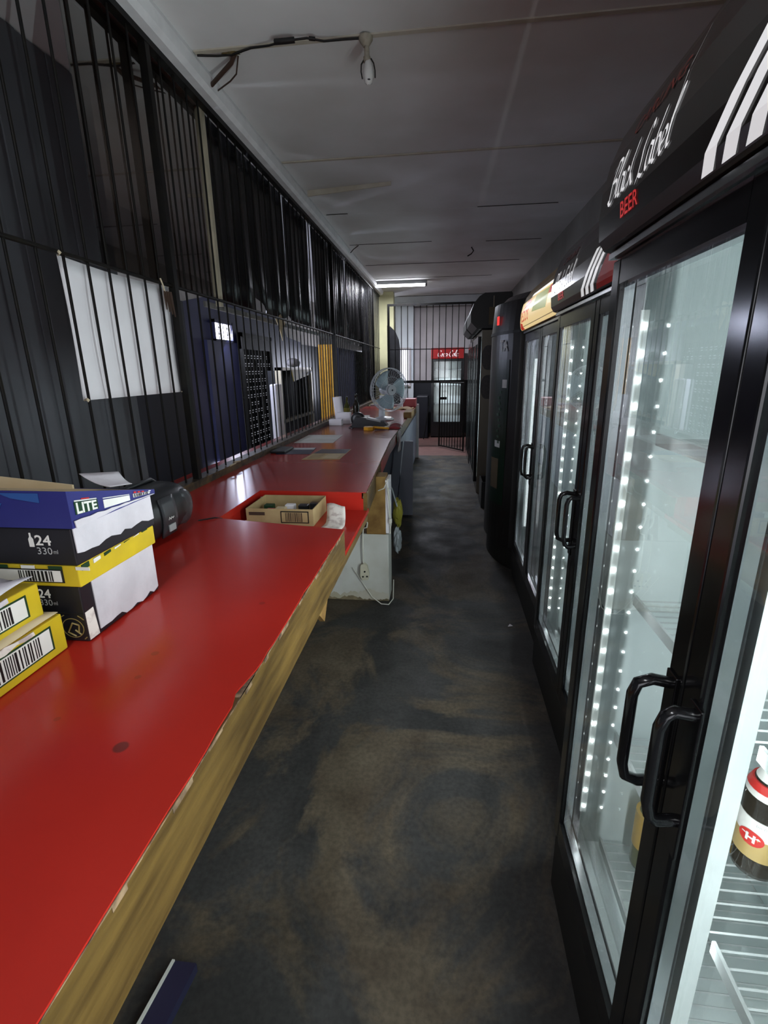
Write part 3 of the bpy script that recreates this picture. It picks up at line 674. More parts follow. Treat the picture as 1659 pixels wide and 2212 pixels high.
# stack A: middle carton
a2 = thing('beer_carton', 'black and yellow carton in the middle of the tall stack under the blue one', 'carton', (-1.05, 1.1, 1.068))
obj('carton_lower', MB().bbox(-1.25, -.838, .958, 1.268, 1.0675, 1.122, .003), 'carton_yellow', a2)
obj('carton_upper', MB().bbox(-1.25, -.834, .956, 1.27, 1.123, 1.213, .003), 'carton_black', a2)
decal_y(.9578, rect(-1.1, -.877, 1.078, 1.112), 'print_black', a2, 'label_border')
decal_y(.9564, rect(-1.095, -.882, 1.081, 1.109), 'print_white', a2, 'label_white')
m = MB(); rnd = random.Random(2); x = -.99
while x < -.905: w_ = rnd.choice((.002, .003, .005)); m.box(x, x+w_, .9542, .9550, 1.082, 1.108); x += w_+rnd.choice((.003, .005))
obj('barcode', m, 'print_black', a2)
for i in range(5): decal_y(.9556, rect(-1.12+i*.07, -1.085+i*.07, 1.113, 1.121), 'carton_green' if i % 2 else 'print_white', a2, 'tape_scrap')
ragged(-.834, .958, 1.262, 1.150, 1.222, 'carton_paper', a2, 'torn_white_paper', 5, amp=.006, label='torn white paper side')
for i in range(7): decal_x(-.838, [(.97+i*.04, 1.105+i*.003), (.995+i*.04, 1.108+i*.003), (.995+i*.04, 1.120+i*.0), (.97+i*.04, 1.119)], 'print_white' if i % 2 else 'carton_green', a2, 'tape_scrap', th=.002)
txt_y('24', -.928, -.888, 1.172, 1.197, .955, 'print_white', a2, bold=.02)
txt_y('330', -.928, -.890, 1.150, 1.167, .955, 'print_grey', a2); txt_y('ml', -.887, -.876, 1.152, 1.162, .955, 'print_grey', a2)
obj('bottle_icon', MB().prism([(-.944, .9552, 1.168), (-.932, .9552, 1.168), (-.932, .9552, 1.187), (-.936, .9552, 1.193), (-.936, .9552, 1.202), (-.94, .9552, 1.202), (-.94, .9552, 1.193), (-.944, .9552, 1.187)], (0, -.001, 0)), 'print_white', a2)
txt_y('E', -1.105, -1.075, 1.16, 1.195, .955, 'print_white', a2, bold=.03)
decal_y(.9560, rect(-1.14, -1.07, 1.15, 1.205), 'carton_green', a2, 'green_print')
# stack A: top blue carton
a3 = thing('beer_carton', 'open blue carton reading LITE on top of the tall stack', 'carton', (-1.05, 1.1, 1.2145))
def slope3(mb): return mb.xform(lambda p: Vector((p.x, p.y, 1.2155+(p.z-1.2155)*(1-.85*(p.y-.95)/.325))))
obj('carton_body', slope3(tray(-1.3, -.822, .95, 1.275, 1.2155, 1.302, .005)), 'carton_blue', a3)
obj('inner_flap', slope3(MB().box(-1.294, -.828, .956, 1.269, 1.280, 1.292)), 'cardboard_light', a3)
obj('back_rim', MB().prism([(-1.29, 1.10, 1.27), (-.93, 1.10, 1.27), (-.93, 1.10, 1.280), (-1.29, 1.10, 1.315)], (0, .006, 0)), 'cardboard_light', a3)
decal_y(.9495, [(-1.06, 1.296), (-.985, 1.272), (-1.01, 1.235), (-1.05, 1.262)], 'carton_lightblue', a3, 'light_blue_print')
decal_y(.9495, [(-.99, 1.297), (-.89, 1.297), (-.89, 1.275), (-.96, 1.285)], 'carton_lightblue', a3, 'light_blue_print')
decal_y(.9495, rect(-1.14, -1.062, 1.25, 1.296), 'carton_green', a3, 'green_print')
n_before = set(bpy.data.objects)
decal_x(-.8215, rect(.966, 1.04, 1.245, 1.276), 'carton_green', a3, 'green_print')
txt_x('LITE', .970, 1.036, 1.246, 1.274, -.8200, 'print_white', a3, 'lettering', bold=.03)
decal_x(-.8215, rect(.968, 1.038, 1.277, 1.280), 'print_white', a3, 'white_line')
decal_x(-.8215, rect(.99, 1.015, 1.281, 1.284), 'print_red', a3, 'red_mark')
decal_x(-.8215, rect(1.06, 1.16, 1.24, 1.27), 'print_white', a3, 'white_sticker')
decal_x(-.8215, rect(1.06, 1.16, 1.274, 1.277), 'print_white', a3, 'print_line')
decal_x(-.8215, rect(1.175, 1.25, 1.25, 1.275), 'print_grey', a3, 'white_sticker')
barcode(a3, -.8202, 1.18, 1.245, 1.252, 1.273, 9)
for i, (y, c) in enumerate(((1.18, 'print_red'), (1.197, 'print_red'), (1.214, 'print_red'), (1.245, 'print_white'))): decal_x(-.8215, rect(y, y+.010, 1.279, 1.290), c, a3, 'print_mark')
ragged(-.8215, .955, 1.265, 1.2165, 1.234, 'carton_paper', a3, 'torn_white_paper', 8, amp=.003, sl=.01)
for o_ in set(bpy.data.objects)-n_before:
    for v_ in o_.data.vertices:
        yw = v_.co.y+1.1; zw = v_.co.z+1.2145
        v_.co.z = 1.2155+(zw-1.2155)*(1-.85*(yw-.95)/.325)-1.2145
obj('paper_flap', MB().grid(lambda u, v: (-.87-.10*u*(1-.5*v), 1.16+.09*v+.02*u, 1.262+.03*u*u-.012*v), 6, 4), 'carton_paper', a3, solid=.0015)
# stack B: yellow cartons with barcodes
for (nm, lab, zz0, zz1, x1, dy, sd) in (('beer_carton', 'yellow carton with a long barcode, lower of the two nearest on the counter', .9212, 1.012, -.882, 0., 31), ('beer_carton', 'yellow carton with a barcode, upper of the two nearest with torn white top', 1.0135, 1.098, -.905, -.02, 32)):
    b = thing(nm, lab, 'carton', (-1.07, .75, zz0))
    obj('carton_body', MB().bbox(-1.29, x1, .55+dy, .932+dy, zz0+.0005, zz1, .003), 'carton_yellow', b)
    decal_x(x1, rect(.58+dy, .895+dy, zz0+.02, zz1-.012), 'carton_green', b, 'label_border')
    decal_x(x1+.0008, rect(.586+dy, .889+dy, zz0+.024, zz1-.016), 'print_white', b, 'label_white')
    barcode(b, x1+.0022, .60+dy, .86+dy, zz0+.027, zz1-.019, sd)
    ragged(x1-.002, .56+dy, .85+dy, zz1-.012, zz1+.002, 'carton_paper' if sd == 32 else 'receipt', b, 'torn_white_paper', sd, amp=.006)
    rnd = random.Random(sd)
    obj('torn_top', MB().grid(lambda u, v: (x1+.004-.33*u, .57+dy+.35*v, zz1+.002+(.004+.016*abs(math.sin(u*7+v*5))*(1 if sd == 32 else .25))), 12, 10), 'cardboard_light' if sd == 31 else 'carton_paper', b, solid=.0015)
    if sd == 31: decal_y(.932+dy+.0005, rect(-1.0, -.9, .94, 1.0), 'carton_black', b, 'dark_print', th=-.001)
# radio
rd = thing('portable_radio', 'black rounded portable radio standing on the red counter behind the cartons', 'radio', (-1.19, 1.745, .9205))
def se(u, v):
    a = (u*2-1)*PI; ph = (v-.5)*PI; cc = lambda t, e: math.copysign(abs(c_(t))**e, c_(t)); ss = lambda t, e: math.copysign(abs(s_(t))**e, s_(t))
    X = .125*cc(ph, .5)*cc(a, .75); Z = .103*cc(ph, .5)*ss(a, .75); Y = .225*ss(ph, .55)
    return (-1.19+X, 1.745+Y, 1.025+Z)
obj('body', MB().grid(se, 28, 18), 'plastic_black', rd)
obj('control_panel', MB().grid(lambda u, v: (-1.079+.013*math.sin(v*PI)+.004, 1.69+.10*u+.03*v*0, .945+.15*v-.03*u*0), 6, 6), 'plastic_dark', rd, solid=.006)
obj('display', MB().prism([(-1.064, 1.715, 1.035), (-1.064, 1.765, 1.035), (-1.07, 1.765, 1.068), (-1.07, 1.715, 1.068)], (.003, 0, 0)), 'lcd', rd)
obj('button', MB().prism([(-1.062, 1.72, .962), (-1.062, 1.765, .962), (-1.062, 1.765, .988), (-1.062, 1.72, .988)], (.004, 0, 0)), 'plastic_grey', rd)
obj('brand_script', MB().tube([(-1.060, 1.725, 1.008), (-1.059, 1.73, 1.018), (-1.059, 1.737, 1.008), (-1.059, 1.745, 1.016), (-1.059, 1.752, 1.009), (-1.059, 1.76, 1.014)], .0013, 4), 'print_white', rd)
for yy in (1.60, 1.88):
    obj('speaker_grille', MB().lathe([(.002, .118), (.05, .117), (.07, .110), (.075, .095)], (-1.19, yy, 1.02), 20, 'x'), 'plastic_dark', rd)
obj('handle', MB().tube([(-1.2, 1.60, 1.115), (-1.2, 1.63, 1.135), (-1.2, 1.86, 1.135), (-1.2, 1.89, 1.115)], .009, 8), 'plastic_black', rd)
for o_ in [rd]: o_.location = (-1.165, 1.69, .9205)
tag(obj('power_cable', MB().tube([(-1.06, 1.93, .925), (-1.03, 1.955, .925), (-1.005, 1.975, .925), (-.985, 2.0, .915), (-.98, 2.03, .86), (-.975, 2.1, .824)], .003, 6), 'cable_black'), 'thin black cable from the radio into the counter recess', 'cable')
# tray in recess
tr = thing('cardboard_tray', 'open brown cardboard tray of small odds and ends in the counter recess', 'tray', (-.785, 2.33, .8205))
obj('tray_body', tray(-.955, -.618, 2.20, 2.47, .821, .905, .004), 'cardboard', tr)
decal_y(2.1995, rect(-.78, -.64, .835, .895), 'print_black', tr, 'print_frame'); decal_y(2.198, rect(-.775, -.645, .84, .89), 'cardboard', tr, 'print_panel')
m = MB(); rnd = random.Random(3); x = -.755
while x < -.67: w_ = rnd.choice((.003, .005)); m.box(x, x+w_, 2.196, 2.1966, .842, .888); x += w_+.004
obj('barcode', m, 'cable_brown', tr)
decal_y(2.1995, rect(-.94, -.86, .872, .888), 'cable_brown', tr, 'print_line')
for i, (x, y, m_, l) in enumerate(((-.86, 2.29, 'print_red', 'small red packet in the cardboard tray'), (-.78, 2.36, 'paper_white', 'crumpled white slip in the cardboard tray'), (-.70, 2.33, 'plastic_black', 'small black gadget in the cardboard tray'), (-.90, 2.38, 'carton_green', 'small green packet in the cardboard tray'), (-.66, 2.40, 'plastic_dark', 'dark lighter lying in the cardboard tray'), (-.80, 2.27, 'cardboard_light', 'small buff box in the cardboard tray'))):
    tag(obj('small_packet', MB().bbox(x-.025, x+.025, y-.02, y+.02, .8255, .878+.008*(i % 3), .004), m_), l, 'packet')
tag(obj('till_receipt', MB().grid(lambda u, v: (-.59+.10*v+.02*math.sin(u*3), 2.12+.24*u-.03*v, .823+(.06*max(0, u-.55)**1.2*3)+.006*math.sin(v*5)*u), 14, 5), 'receipt', solid=.001), 'curled till receipt beside the cardboard tray', 'receipt')
tag(obj('black_cloth_scrap', MB().bbox(-.83, -.73, 2.06, 2.13, .8205, .835, .006), 'plastic_black'), 'small black scrap in the recess in front of the cardboard tray', 'scrap')
# papers
def sheet(nm, pts, m, lab, parts=()):
    o = thing(nm, lab, 'paper', (sum(p[0] for p in pts)/4, sum(p[1] for p in pts)/4, .9205))
    obj('sheet', MB().prism([(p[0], p[1], .9208) for p in pts], (0, 0, .0012)), m, o)
    for (q, mm) in parts: obj('printed_block', MB().prism([(p[0], p[1], .9221) for p in q], (0, 0, .0006)), mm, o)
def lerp4(P, u0, u1, v0, v1):
    f2 = lambda u, v: tuple((P[0][i]*(1-u)+P[1][i]*u)*(1-v)+(P[3][i]*(1-u)+P[2][i]*u)*v for i in range(2))
    return [f2(u0, v0), f2(u1, v0), f2(u1, v1), f2(u0, v1)]
P1 = [(-1.03, 3.44), (-.75, 3.46), (-.75, 3.93), (-1.0, 3.93)]
sheet('flyer', P1, 'label_gold', 'printed flyer with navy top and buff pictures on the counter', [(lerp4(P1, .02, .98, .55, .98), 'navy_plastic'), (lerp4(P1, .1, .4, .08, .5), 'cardboard'), (lerp4(P1, .5, .9, .08, .5), 'cardboard_light')])
P2 = [(-1.30, 3.66), (-1.03, 3.68), (-1.06, 4.0), (-1.36, 3.98)]
sheet('flyer', P2, 'navy_plastic', 'navy flyer beside the bars on the counter', [(lerp4(P2, .2, .98, .7, .98), 'print_grey')])
P3 = [(-1.34, 4.28), (-.98, 4.28), (-1.0, 4.82), (-1.35, 4.82)]
sheet('grey_paper', P3, 'plaster', 'plain greyish sheet lying on the counter by the bars')
tag(obj('dark_pouch', MB().bbox(-1.36, -1.24, 3.70, 3.95, .9205, .94, .008), 'plastic_black'), 'small black pouch on the counter against the bars', 'pouch')
tag(obj('rope_scrap', MB().tube([(-1.36, 2.96, .966), (-1.35, 3.02, .972), (-1.38, 3.06, .97), (-1.36, 3.12, .967)], .006, 6), 'twine'), 'scrap of twine on the sill at the foot of the bars', 'twine')
# bottles, roll, boxes
def bottle(nm, lab, x, y, z, h, r, m, lm, extra=None, neck=.35, lo=.18, hi=.55):
    t = thing(nm, lab, 'bottle', (x, y, z))
    obj('glass_body', MB().lathe([(.002, 0), (r*.95, 0), (r, .01), (r, h*.55), (r*.75, h*.66), (r*neck, h*.76), (r*neck*.9, h*.95), (r*neck, h*.955), (r*neck, h), (.002, h)], (x, y, z+.0005), 24), m, t)
    obj('paper_label', MB().lathe([(r+.0006, h*lo), (r+.0008, h*hi)], (x, y, z), 28), lm, t, 'printed label')
    obj('cap', MB().lathe([(r*neck*1.15, h*.975), (r*neck*1.2, h*1.0), (.002, h*1.012)], (x, y, z), 16), 'plastic_black', t)
    return t
bottle('bottle', 'yellow-green bottle behind the white box on the counter', -1.22, 6.2, .9205, .30, .04, 'bottle_green', 'bag_yellow')
bottle('bottle', 'dark bottle with pale neck label beside the paper roll', -1.11, 6.25, .9205, .33, .042, 'bottle_brown', 'bottle_brown')
rl = thing('paper_roll', 'tall white paper roll leaning by the bars next to the bottles', 'roll', (-1.30, 6.0, .9205))
obj('paper', MB().tube([(-1.275, 6.03, .922), (-1.305, 6.03, 1.23)], .055, 18), 'paper_white', rl)
obj('core', MB().tube([(-1.3052, 6.03, 1.2295), (-1.306, 6.03, 1.236)], .018, 12), 'cardboard', rl)
tag(obj('small_box', MB().bbox(-1.335, -1.185, 5.66, 5.76, .9205, .992, .004), 'paper_white'), 'small white box on the counter in front of the paper roll', 'box')
tag(obj('small_box', MB().bbox(-1.275, -1.115, 5.84, 5.93, .9205, 1.055, .004), 'paper_white'), 'taller white box standing behind the small white box', 'box')
tag(obj('buff_pad', MB().bbox(-1.12, -.98, 6.3, 6.55, .9205, .96, .004), 'plaster'), 'buff note pad lying between bottles and fan', 'pad')
# card machine / tape gun
cm = thing('tape_gun', 'black tape dispenser lying on the counter in front of the fan', 'dispenser', (-.9, 5.5, .9205))
obj('wheel', MB().lathe([(.03, -.03), (.075, -.03), (.08, -.02), (.08, .02), (.075, .03), (.03, .03)], (-.97, 5.56, 1.005), 20, 'y'), 'plastic_black', cm)
obj('body', MB().prism([(-1.04, 5.45, .9215), (-.90, 5.45, .9215), (-.70, 5.45, .9215), (-.62, 5.45, .945), (-.66, 5.45, .985), (-.88, 5.45, 1.03), (-.98, 5.45, 1.04)], (0, .12, 0)), 'plastic_dark', cm)
obj('grey_face', MB().prism([(-.86, 5.449, 1.015), (-.70, 5.449, .98), (-.70, 5.449, .995), (-.85, 5.449, 1.035)], (0, .1, 0)), 'plastic_grey', cm)
obj('cord', MB().tube([(-1.0, 5.5, .94), (-1.05, 5.42, .926), (-1.0, 5.36, .925)], .006, 6), 'cable_black', cm)
sc = thing('yellow_scoop', 'yellow plastic scoop lying on the counter in front of the tape dispenser', 'scoop', (-.72, 5.25, .9205))
obj('blade', MB().prism([(-.85, 5.20, .9215), (-.80, 5.17, .9215), (-.75, 5.19, .9215), (-.735, 5.24, .9215), (-.79, 5.29, .9215), (-.85, 5.28, .9215)], (0, 0, .035)), 'plastic_yellow', sc)
obj('handle', MB().tube([(-.75, 5.235, .95), (-.68, 5.24, .945), (-.585, 5.26, .935)], .0125, 8), 'plastic_yellow', sc)
# desk fan
fn_ = thing('desk_fan', 'white desk fan with grey blades on the far counter', 'fan', (-.76, 6.3, .9205))
FC = Vector((-.69, 6.28, 1.295)); FR = .265
fax = Vector((.66, -.75, -.02)).normalized(); fu = fax.cross(Vector((0, 0, 1))).normalized(); fv = fu.cross(fax)
def fpt(r, a, d=0.): return FC+fu*r*c_(a)+fv*r*s_(a)+fax*d
obj('base', MB().lathe([(.002, 0), (.125, 0), (.13, .012), (.11, .03), (.05, .045), (.002, .048)], (-.76, 6.3, .921), 28), 'fan_white', fn_)
obj('stem', MB().lathe([(.045, 0), (.036, .12), (.03, .20), (.028, .27)], (-.80, 6.40, .95), 16), 'fan_white', fn_)
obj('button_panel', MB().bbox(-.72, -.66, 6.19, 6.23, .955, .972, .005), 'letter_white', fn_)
mt = MB()
prof = [(.0, -.17), (.04, -.165), (.06, -.13), (.065, -.07), (.05, -.03), (.0, -.03)]
for i in range(len(prof)-1):
    for k in range(16):
        a, b = 2*PI*k/16, 2*PI*(k+1)/16
        mt.quad(fpt(prof[i][0], a, prof[i][1]), fpt(prof[i][0], b, prof[i][1]), fpt(prof[i+1][0], b, prof[i+1][1]), fpt(prof[i+1][0], a, prof[i+1][1]))
obj('motor_housing', mt, 'fan_white', fn_)
for k in range(3):
    a0 = k*2*PI/3+.6
    obj('blade', MB().grid(lambda u, v, a0=a0: fpt(.05+.185*u, a0+(v-.5)*(1.35-.1*u)+.35*u, .012-.03*(v-.5)), 8, 8), 'fan_blade', fn_, solid=.003)
obj('hub', MB().tube([fpt(0, 0, -.01), fpt(0, 0, .045)], .065, 20), 'fan_white', fn_)
g_ = MB()
for rr, d in ((FR, .0), (FR*.99, .03), (.16, .058), (.08, .065), (FR*.99, -.03)):
    g_.tube([fpt(rr, 2*PI*k/36, d) for k in range(37)], .0045 if rr > .2 else .0018, 5)
for k in range(40):
    a = 2*PI*k/40; g_.tube([fpt(.055, a, .065), fpt(.16, a, .058), fpt(.235, a, .042), fpt(FR, a, .0), fpt(.235, a, -.04), fpt(.06, a, -.05)], .0011, 3, False)
o = obj('guard', g_, 'fan_white', fn_); o['kind'] = 'stuff'
obj('badge', MB().tube([fpt(0, 0, .066), fpt(0, 0, .072)], .06, 20), 'fan_white', fn_); obj('badge_mark', MB().tube([fpt(0, 0, .073), fpt(0, 0, .0745)], .012, 10), 'plastic_dark', fn_)
# far end items
tag(obj('red_tin', MB().bbox(-.70, -.47, 8.45, 8.70, .9205, 1.06, .015), 'red_tin'), 'dull red tin box at the far end of the counter', 'tin')
tag(obj('orange_cloth', MB().grid(lambda u, v: (-.85+.35*u, 7.9+.4*v, .925+.03*math.sin(u*PI)*math.sin(v*PI)+.008*math.sin(u*13+v*7)), 10, 8), 'chipboard', solid=.006), 'crumpled brown cloth on the far counter in front of the red tin', 'cloth')
tag(obj('white_stick', MB().tube([(-.70, 8.35, .922), (-.70, 8.36, 1.35)], .014, 8), 'paper_white'), 'upright white tube standing on the far counter behind the fan', 'tube')
tag(obj('wood_block', MB().bbox(-.53, -.42, 6.5, 7.0, .9214, 1.0, .01), 'chipboard'), 'brown wooden block at the counter edge past the fan', 'block')
# board on the floor bottom left
nb = thing('navy_crate', 'navy plastic board with a white edge under the near counter', 'board', (-.66, .74, 0))
obj('panel', MB().prism([(-.69, .845, .001), (-.63, .845, .001), (-.655, .60, .001), (-.715, .60, .001)], (0, 0, .03)), 'navy_plastic', nb)
obj('edge', MB().prism([(-.698, .845, .001), (-.691, .845, .001), (-.716, .60, .001), (-.724, .60, .001)], (0, 0, .034)), 'white_edge', nb)

# ============================================================ DISPLAY FRIDGES
HP = [(.0, 1.776), (-.022, 1.782), (-.034, 1.80), (-.038, 1.84), (-.036, 1.89), (-.026, 1.94), (-.006, 1.99), (.025, 2.035), (.07, 2.07), (.13, 2.09)]
def hprof(x0, dz=0.): return [(x0+p[0], p[1]+dz) for p in HP]
def arc_fn(prof):
    """arc length -> point on header profile"""
    L = [0]
    for a, b in zip(prof[:-1], prof[1:]): L.append(L[-1]+math.hypot(b[0]-a[0], b[1]-a[1]))
    def f(s, off=.0015):
        s = max(0, min(L[-1]-1e-6, s))
        for i in range(len(L)-1):
            if s <= L[i+1]:
                t = (s-L[i])/(L[i+1]-L[i]); a, b = prof[i], prof[i+1]; d = Vector((b[0]-a[0], b[1]-a[1])).normalized()
                return (a[0]+(b[0]-a[0])*t-d.y*off, a[1]+(b[1]-a[1])*t+d.x*off)
    return f, L[-1]
def z_to_s(prof, z):
    s = 0
    for a, b in zip(prof[:-1], prof[1:]):
        l = math.hypot(b[0]-a[0], b[1]-a[1])
        if a[1] <= z <= b[1]: return s+l*(z-a[1])/(b[1]-a[1])
        s += l
    return s
led_me = MB().lathe([(.0001, .0035), (.003, .0028), (.0042, 0)], (0, 0, 0), 8, 'y').mesh('led'); led_me.materials.append(MATS['led_glow'])
def cooler(name, label, x0, y0, y1, body='fridge_black', header='header_black', light='led', shelves=(1.39, 1.0, .60, .235), power=14, zt=2.0, dz=0., handles=True, group='double-door display fridges', plain=False):
    ym = (y0+y1)/2; t = thing(name, label, 'fridge', (x0+.35, ym, 0), group=group); XB = x0+.68
    b = MB(); b.box(x0+.05, XB, y0, y0+.045, .1, zt); b.box(x0+.05, XB, y1-.045, y1, .1, zt); b.box(XB-.045, XB, y0+.045, y1-.045, .1, zt)
    b.box(x0+.05, XB-.045, y0+.045, y1-.045, 1.78+dz, zt); b.box(x0+.05, XB-.045, y0+.045, y1-.045, .1, .215)
    obj('cabinet_body', b, body, t)
    obj('plinth', MB().bbox(x0+.004, XB-.02, y0+.01, y1-.01, .001, .2, .006), 'fridge_black_matt', t)
    l = MB(); a0, a1_ = y0+.046, y1-.046
    l.box(x0+.055, XB-.05, a0, a0+.004, .216, 1.779+dz); l.box(x0+.055, XB-.05, a1_-.004, a1_, .216, 1.779+dz); l.box(XB-.054, XB-.047, a0+.004, a1_-.004, .216, 1.779+dz)
    l.box(x0+.055, XB-.054, a0+.004, a1_-.004, .216, .222); l.box(x0+.055, XB-.054, a0+.004, a1_-.004, 1.773+dz, 1.779+dz)
    obj('liner', l, 'liner_white', t)
    # doors
    for di, (d0, d1_) in enumerate(((ym+.001, y1), (y0, ym-.001))):
        fr = MB(); st = .047; zb_, zt_ = .21, 1.762+dz
        fr.bbox(x0, x0+.042, d0, d0+st, zb_, zt_, .004); fr.bbox(x0, x0+.042, d1_-st, d1_, zb_, zt_, .004)
        fr.box(x0+.001, x0+.041, d0+st, d1_-st, zb_, zb_+.066); fr.box(x0+.001, x0+.041, d0+st, d1_-st, zt_-.05, zt_)
        dr = obj('door', fr, 'fridge_black', t)
        e0, e1 = d0+st, d1_-st; g0, g1 = zb_+.066, zt_-.05
        obj('glass_pane', MB().quad((x0+.010, e0, g0), (x0+.010, e1, g0), (x0+.010, e1, g1), (x0+.010, e0, g1)), 'door_glass', dr)
        obj('glass_pane', MB().quad((x0+.034, e0, g0), (x0+.034, e1, g0), (x0+.034, e1, g1), (x0+.034, e0, g1)), 'door_glass', dr)
        sp = MB(); w_ = .014
        sp.box(x0+.012, x0+.032, e0, e0+w_*.35, g0, g1); sp.box(x0+.012, x0+.032, e1-w_*.35, e1, g0, g1); sp.box(x0+.012, x0+.032, e0, e1, g0, g0+.008); sp.box(x0+.012, x0+.032, e0, e1, g1-.008, g1)
        obj('spacer_frame', sp, 'alu', dr)
        if handles:
            yh = d0+st*.6 if di == 0 else d1_-st*.95; pz = .056 if di == 0 else .046
            obj('handle', MB().tube([(x0+.004, yh, 1.082), (x0-.03, yh, 1.088), (x0-pz+.006, yh, 1.08), (x0-pz, yh, 1.06), (x0-pz, yh, .93), (x0-pz+.006, yh, .905), (x0-.03, yh, .896), (x0+.004, yh, .90)], .0085, 10, flat=1.2), 'fridge_black', dr)
            obj('handle_plate', MB().bbox(x0-.004, x0+.001, yh-.016, yh+.016, .84, 1.10, .0015), 'fridge_black', dr)
    obj('centre_post', MB().box(x0+.058, x0+.085, ym-.04, ym+.04, .222, 1.772+dz), 'post_white', t)
    for z in (.45, .92, 1.4): obj('screw', MB().lathe([(.0035, 0), (.003, -.002), (.0001, -.0025)], (x0+.0578, ym-.012, z), 8, 'x'), 'silver', t)
    # shelf standards on the back wall
    for yy in (y0+.12, ym-.03, ym+.03, y1-.12):
        sd_ = obj('shelf_standard', MB().box(XB-.058, XB-.0545, yy-.012, yy+.012, .3, 1.65), 'liner_white', t)
        sl = MB(); z = .32
        while z < 1.64: sl.box(XB-.0592, XB-.0582, yy-.004, yy+.004, z, z+.008); z += .02
        o = obj('slots', sl, 'shelf_slot', sd_); o['kind'] = 'stuff'
    # wire shelves
    for z in shelves:
        for (s0, s1) in ((y0+.06, ym-.012), (ym+.012, y1-.06)):
            sh = MB(); xf, xr = x0+.115, XB-.07
            sh.box(xf-.003, xf+.003, s0, s1, z-.012, z+.014)
            sh.tube([(xr, s0, z), (xr, s1, z)], .004, 5); sh.tube([(xf+.18, s0, z-.006), (xf+.18, s1, z-.006)], .003, 4); sh.tube([(xf+.36, s0, z-.006), (xf+.36, s1, z-.006)], .003, 4)
            y = s0
            while y <= s1: sh.tube([(xf, y, z), (xr, y, z)], .0022, 4, False); y += .026
            obj('wire_shelf', sh, 'wire_white', t)
    # lamps
    if light == 'led':
        for (ys_, dr_) in ((y1-.052, -1), (y0+.052, 1)):
            lb = obj('led_strip', MB().box(x0+.052, x0+.068, min(ys_, ys_-dr_*.006), max(ys_, ys_-dr_*.006), .33, 1.66), 'led_bar', t)
            for i in range(24):
                o = share('led', led_me, lb, (x0+.06-t.location.x, ys_+dr_*.001-t.location.y, .352+i*.0555))
                if dr_ < 0: o.scale = (1, -1, 1)
            area('led_light', (x0+.062, ys_+dr_*.016, 1.0), (-1.15, dr_, 0), .016, 1.3, power*(.45 if dr_ < 0 else 1.4), (.93, .98, 1), parent=t)
        area('led_light', (x0+.095, ym, 1.0), (1, 0, 0), .03, 1.3, power*.2, (.93, .98, 1), parent=t)
    elif light == 'tube':
        obj('tube_lamp', MB().tube([(x0+.075, y1-.085, .42), (x0+.075, y1-.085, 1.60)], .014, 12), 'fridge_tube', t)
        area('tube_light', (x0+.10, y1-.10, 1.0), (.35, -1, 0), .03, 1.15, power, (.9, .96, 1), parent=t)
    # canopy
    pr = hprof(x0, dz); poly = [(p[0], y0, p[1]) for p in pr]+[(XB-.1, y0, 2.09+dz), (XB-.1, y0, 1.776+dz)]
    hd = MB(); n = len(poly); A = [Vector(p) for p in poly]; B = [p+Vector((0, y1-y0, 0)) for p in A]
    hd.add(A+B, [list(range(n))[::-1], [i+n for i in range(n)]])
    hd.add(A+B, [(i, (i+1) % n, n+(i+1) % n, n+i) for i in range(n)], False)
    h = obj('canopy', hd, header, t)
    obj('silver_trim', MB().box(x0-.012, x0+.03, y0+.004, y1-.004, 1.7645+dz, 1.7755+dz), 'alu', t)
    t['_h'] = 1
    return t, h, pr
def on_header(h, pr, y_left, vf, m, nm, label=None):
    """vf: 2D glyphs, u metres to the reader's right (towards -y), v = height z"""
    f, Lm = arc_fn(pr)
    def fn(u, v):
        x, z = f(z_to_s(pr, v)); return (x, y_left-u, z)
    return obj(nm, glyphs(vf, fn), m, h, label)
def poly2d(pts, n=6):
    """four-cornered strip subdivided in v so it follows the curve"""
    vs = []; fs = []
    for i in range(n+1):
        t = i/n; vs += [(pts[0][0]*(1-t)+pts[3][0]*t, pts[0][1]*(1-t)+pts[3][1]*t), (pts[1][0]*(1-t)+pts[2][0]*t, pts[1][1]*(1-t)+pts[2][1]*t)]
    for i in range(n): fs.append([2*i, 2*i+1, 2*i+3, 2*i+2])
    return vs, fs
def beer_header(h, pr, y1, sc=1.0):
    yl = y1-.05
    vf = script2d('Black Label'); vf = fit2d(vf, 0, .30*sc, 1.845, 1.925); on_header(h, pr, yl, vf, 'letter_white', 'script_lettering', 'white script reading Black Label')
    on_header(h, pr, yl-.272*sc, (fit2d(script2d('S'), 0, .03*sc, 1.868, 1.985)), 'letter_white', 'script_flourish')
    on_header(h, pr, yl-.07*sc, fit2d(text2d('CARLING', 1), 0, .20*sc, 1.945, 1.97), 'letter_dull_red', 'red_lettering')
    on_header(h, pr, yl-.085*sc, fit2d(text2d('BEER', 1, 0, .01), 0, .085*sc, 1.812, 1.838), 'letter_red', 'red_lettering', 'red lettering reading BEER')
    for i in range(3):
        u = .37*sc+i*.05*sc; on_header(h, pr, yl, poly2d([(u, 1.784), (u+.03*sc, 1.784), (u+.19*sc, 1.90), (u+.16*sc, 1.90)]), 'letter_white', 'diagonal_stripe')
    on_header(h, pr, yl, poly2d([(u+.06*sc, 1.784), (u+.30*sc, 1.784), (u+.30*sc, 1.86), (u+.17*sc, 1.86)]), 'print_red', 'red_block')
t1, h1, p1 = cooler('display_fridge', 'nearest black double-door beer fridge on the right, LED lit, large white script on its canopy', .355, .115, 1.205, power=14)
beer_header(h1, p1, 1.205)
t2, h2, p2 = cooler('display_fridge', 'second black beer fridge from the front, between the nearest one and the yellow-canopy fridge', .50, 1.26, 2.42, power=15)
beer_header(h2, p2, 2.42, 1.15)
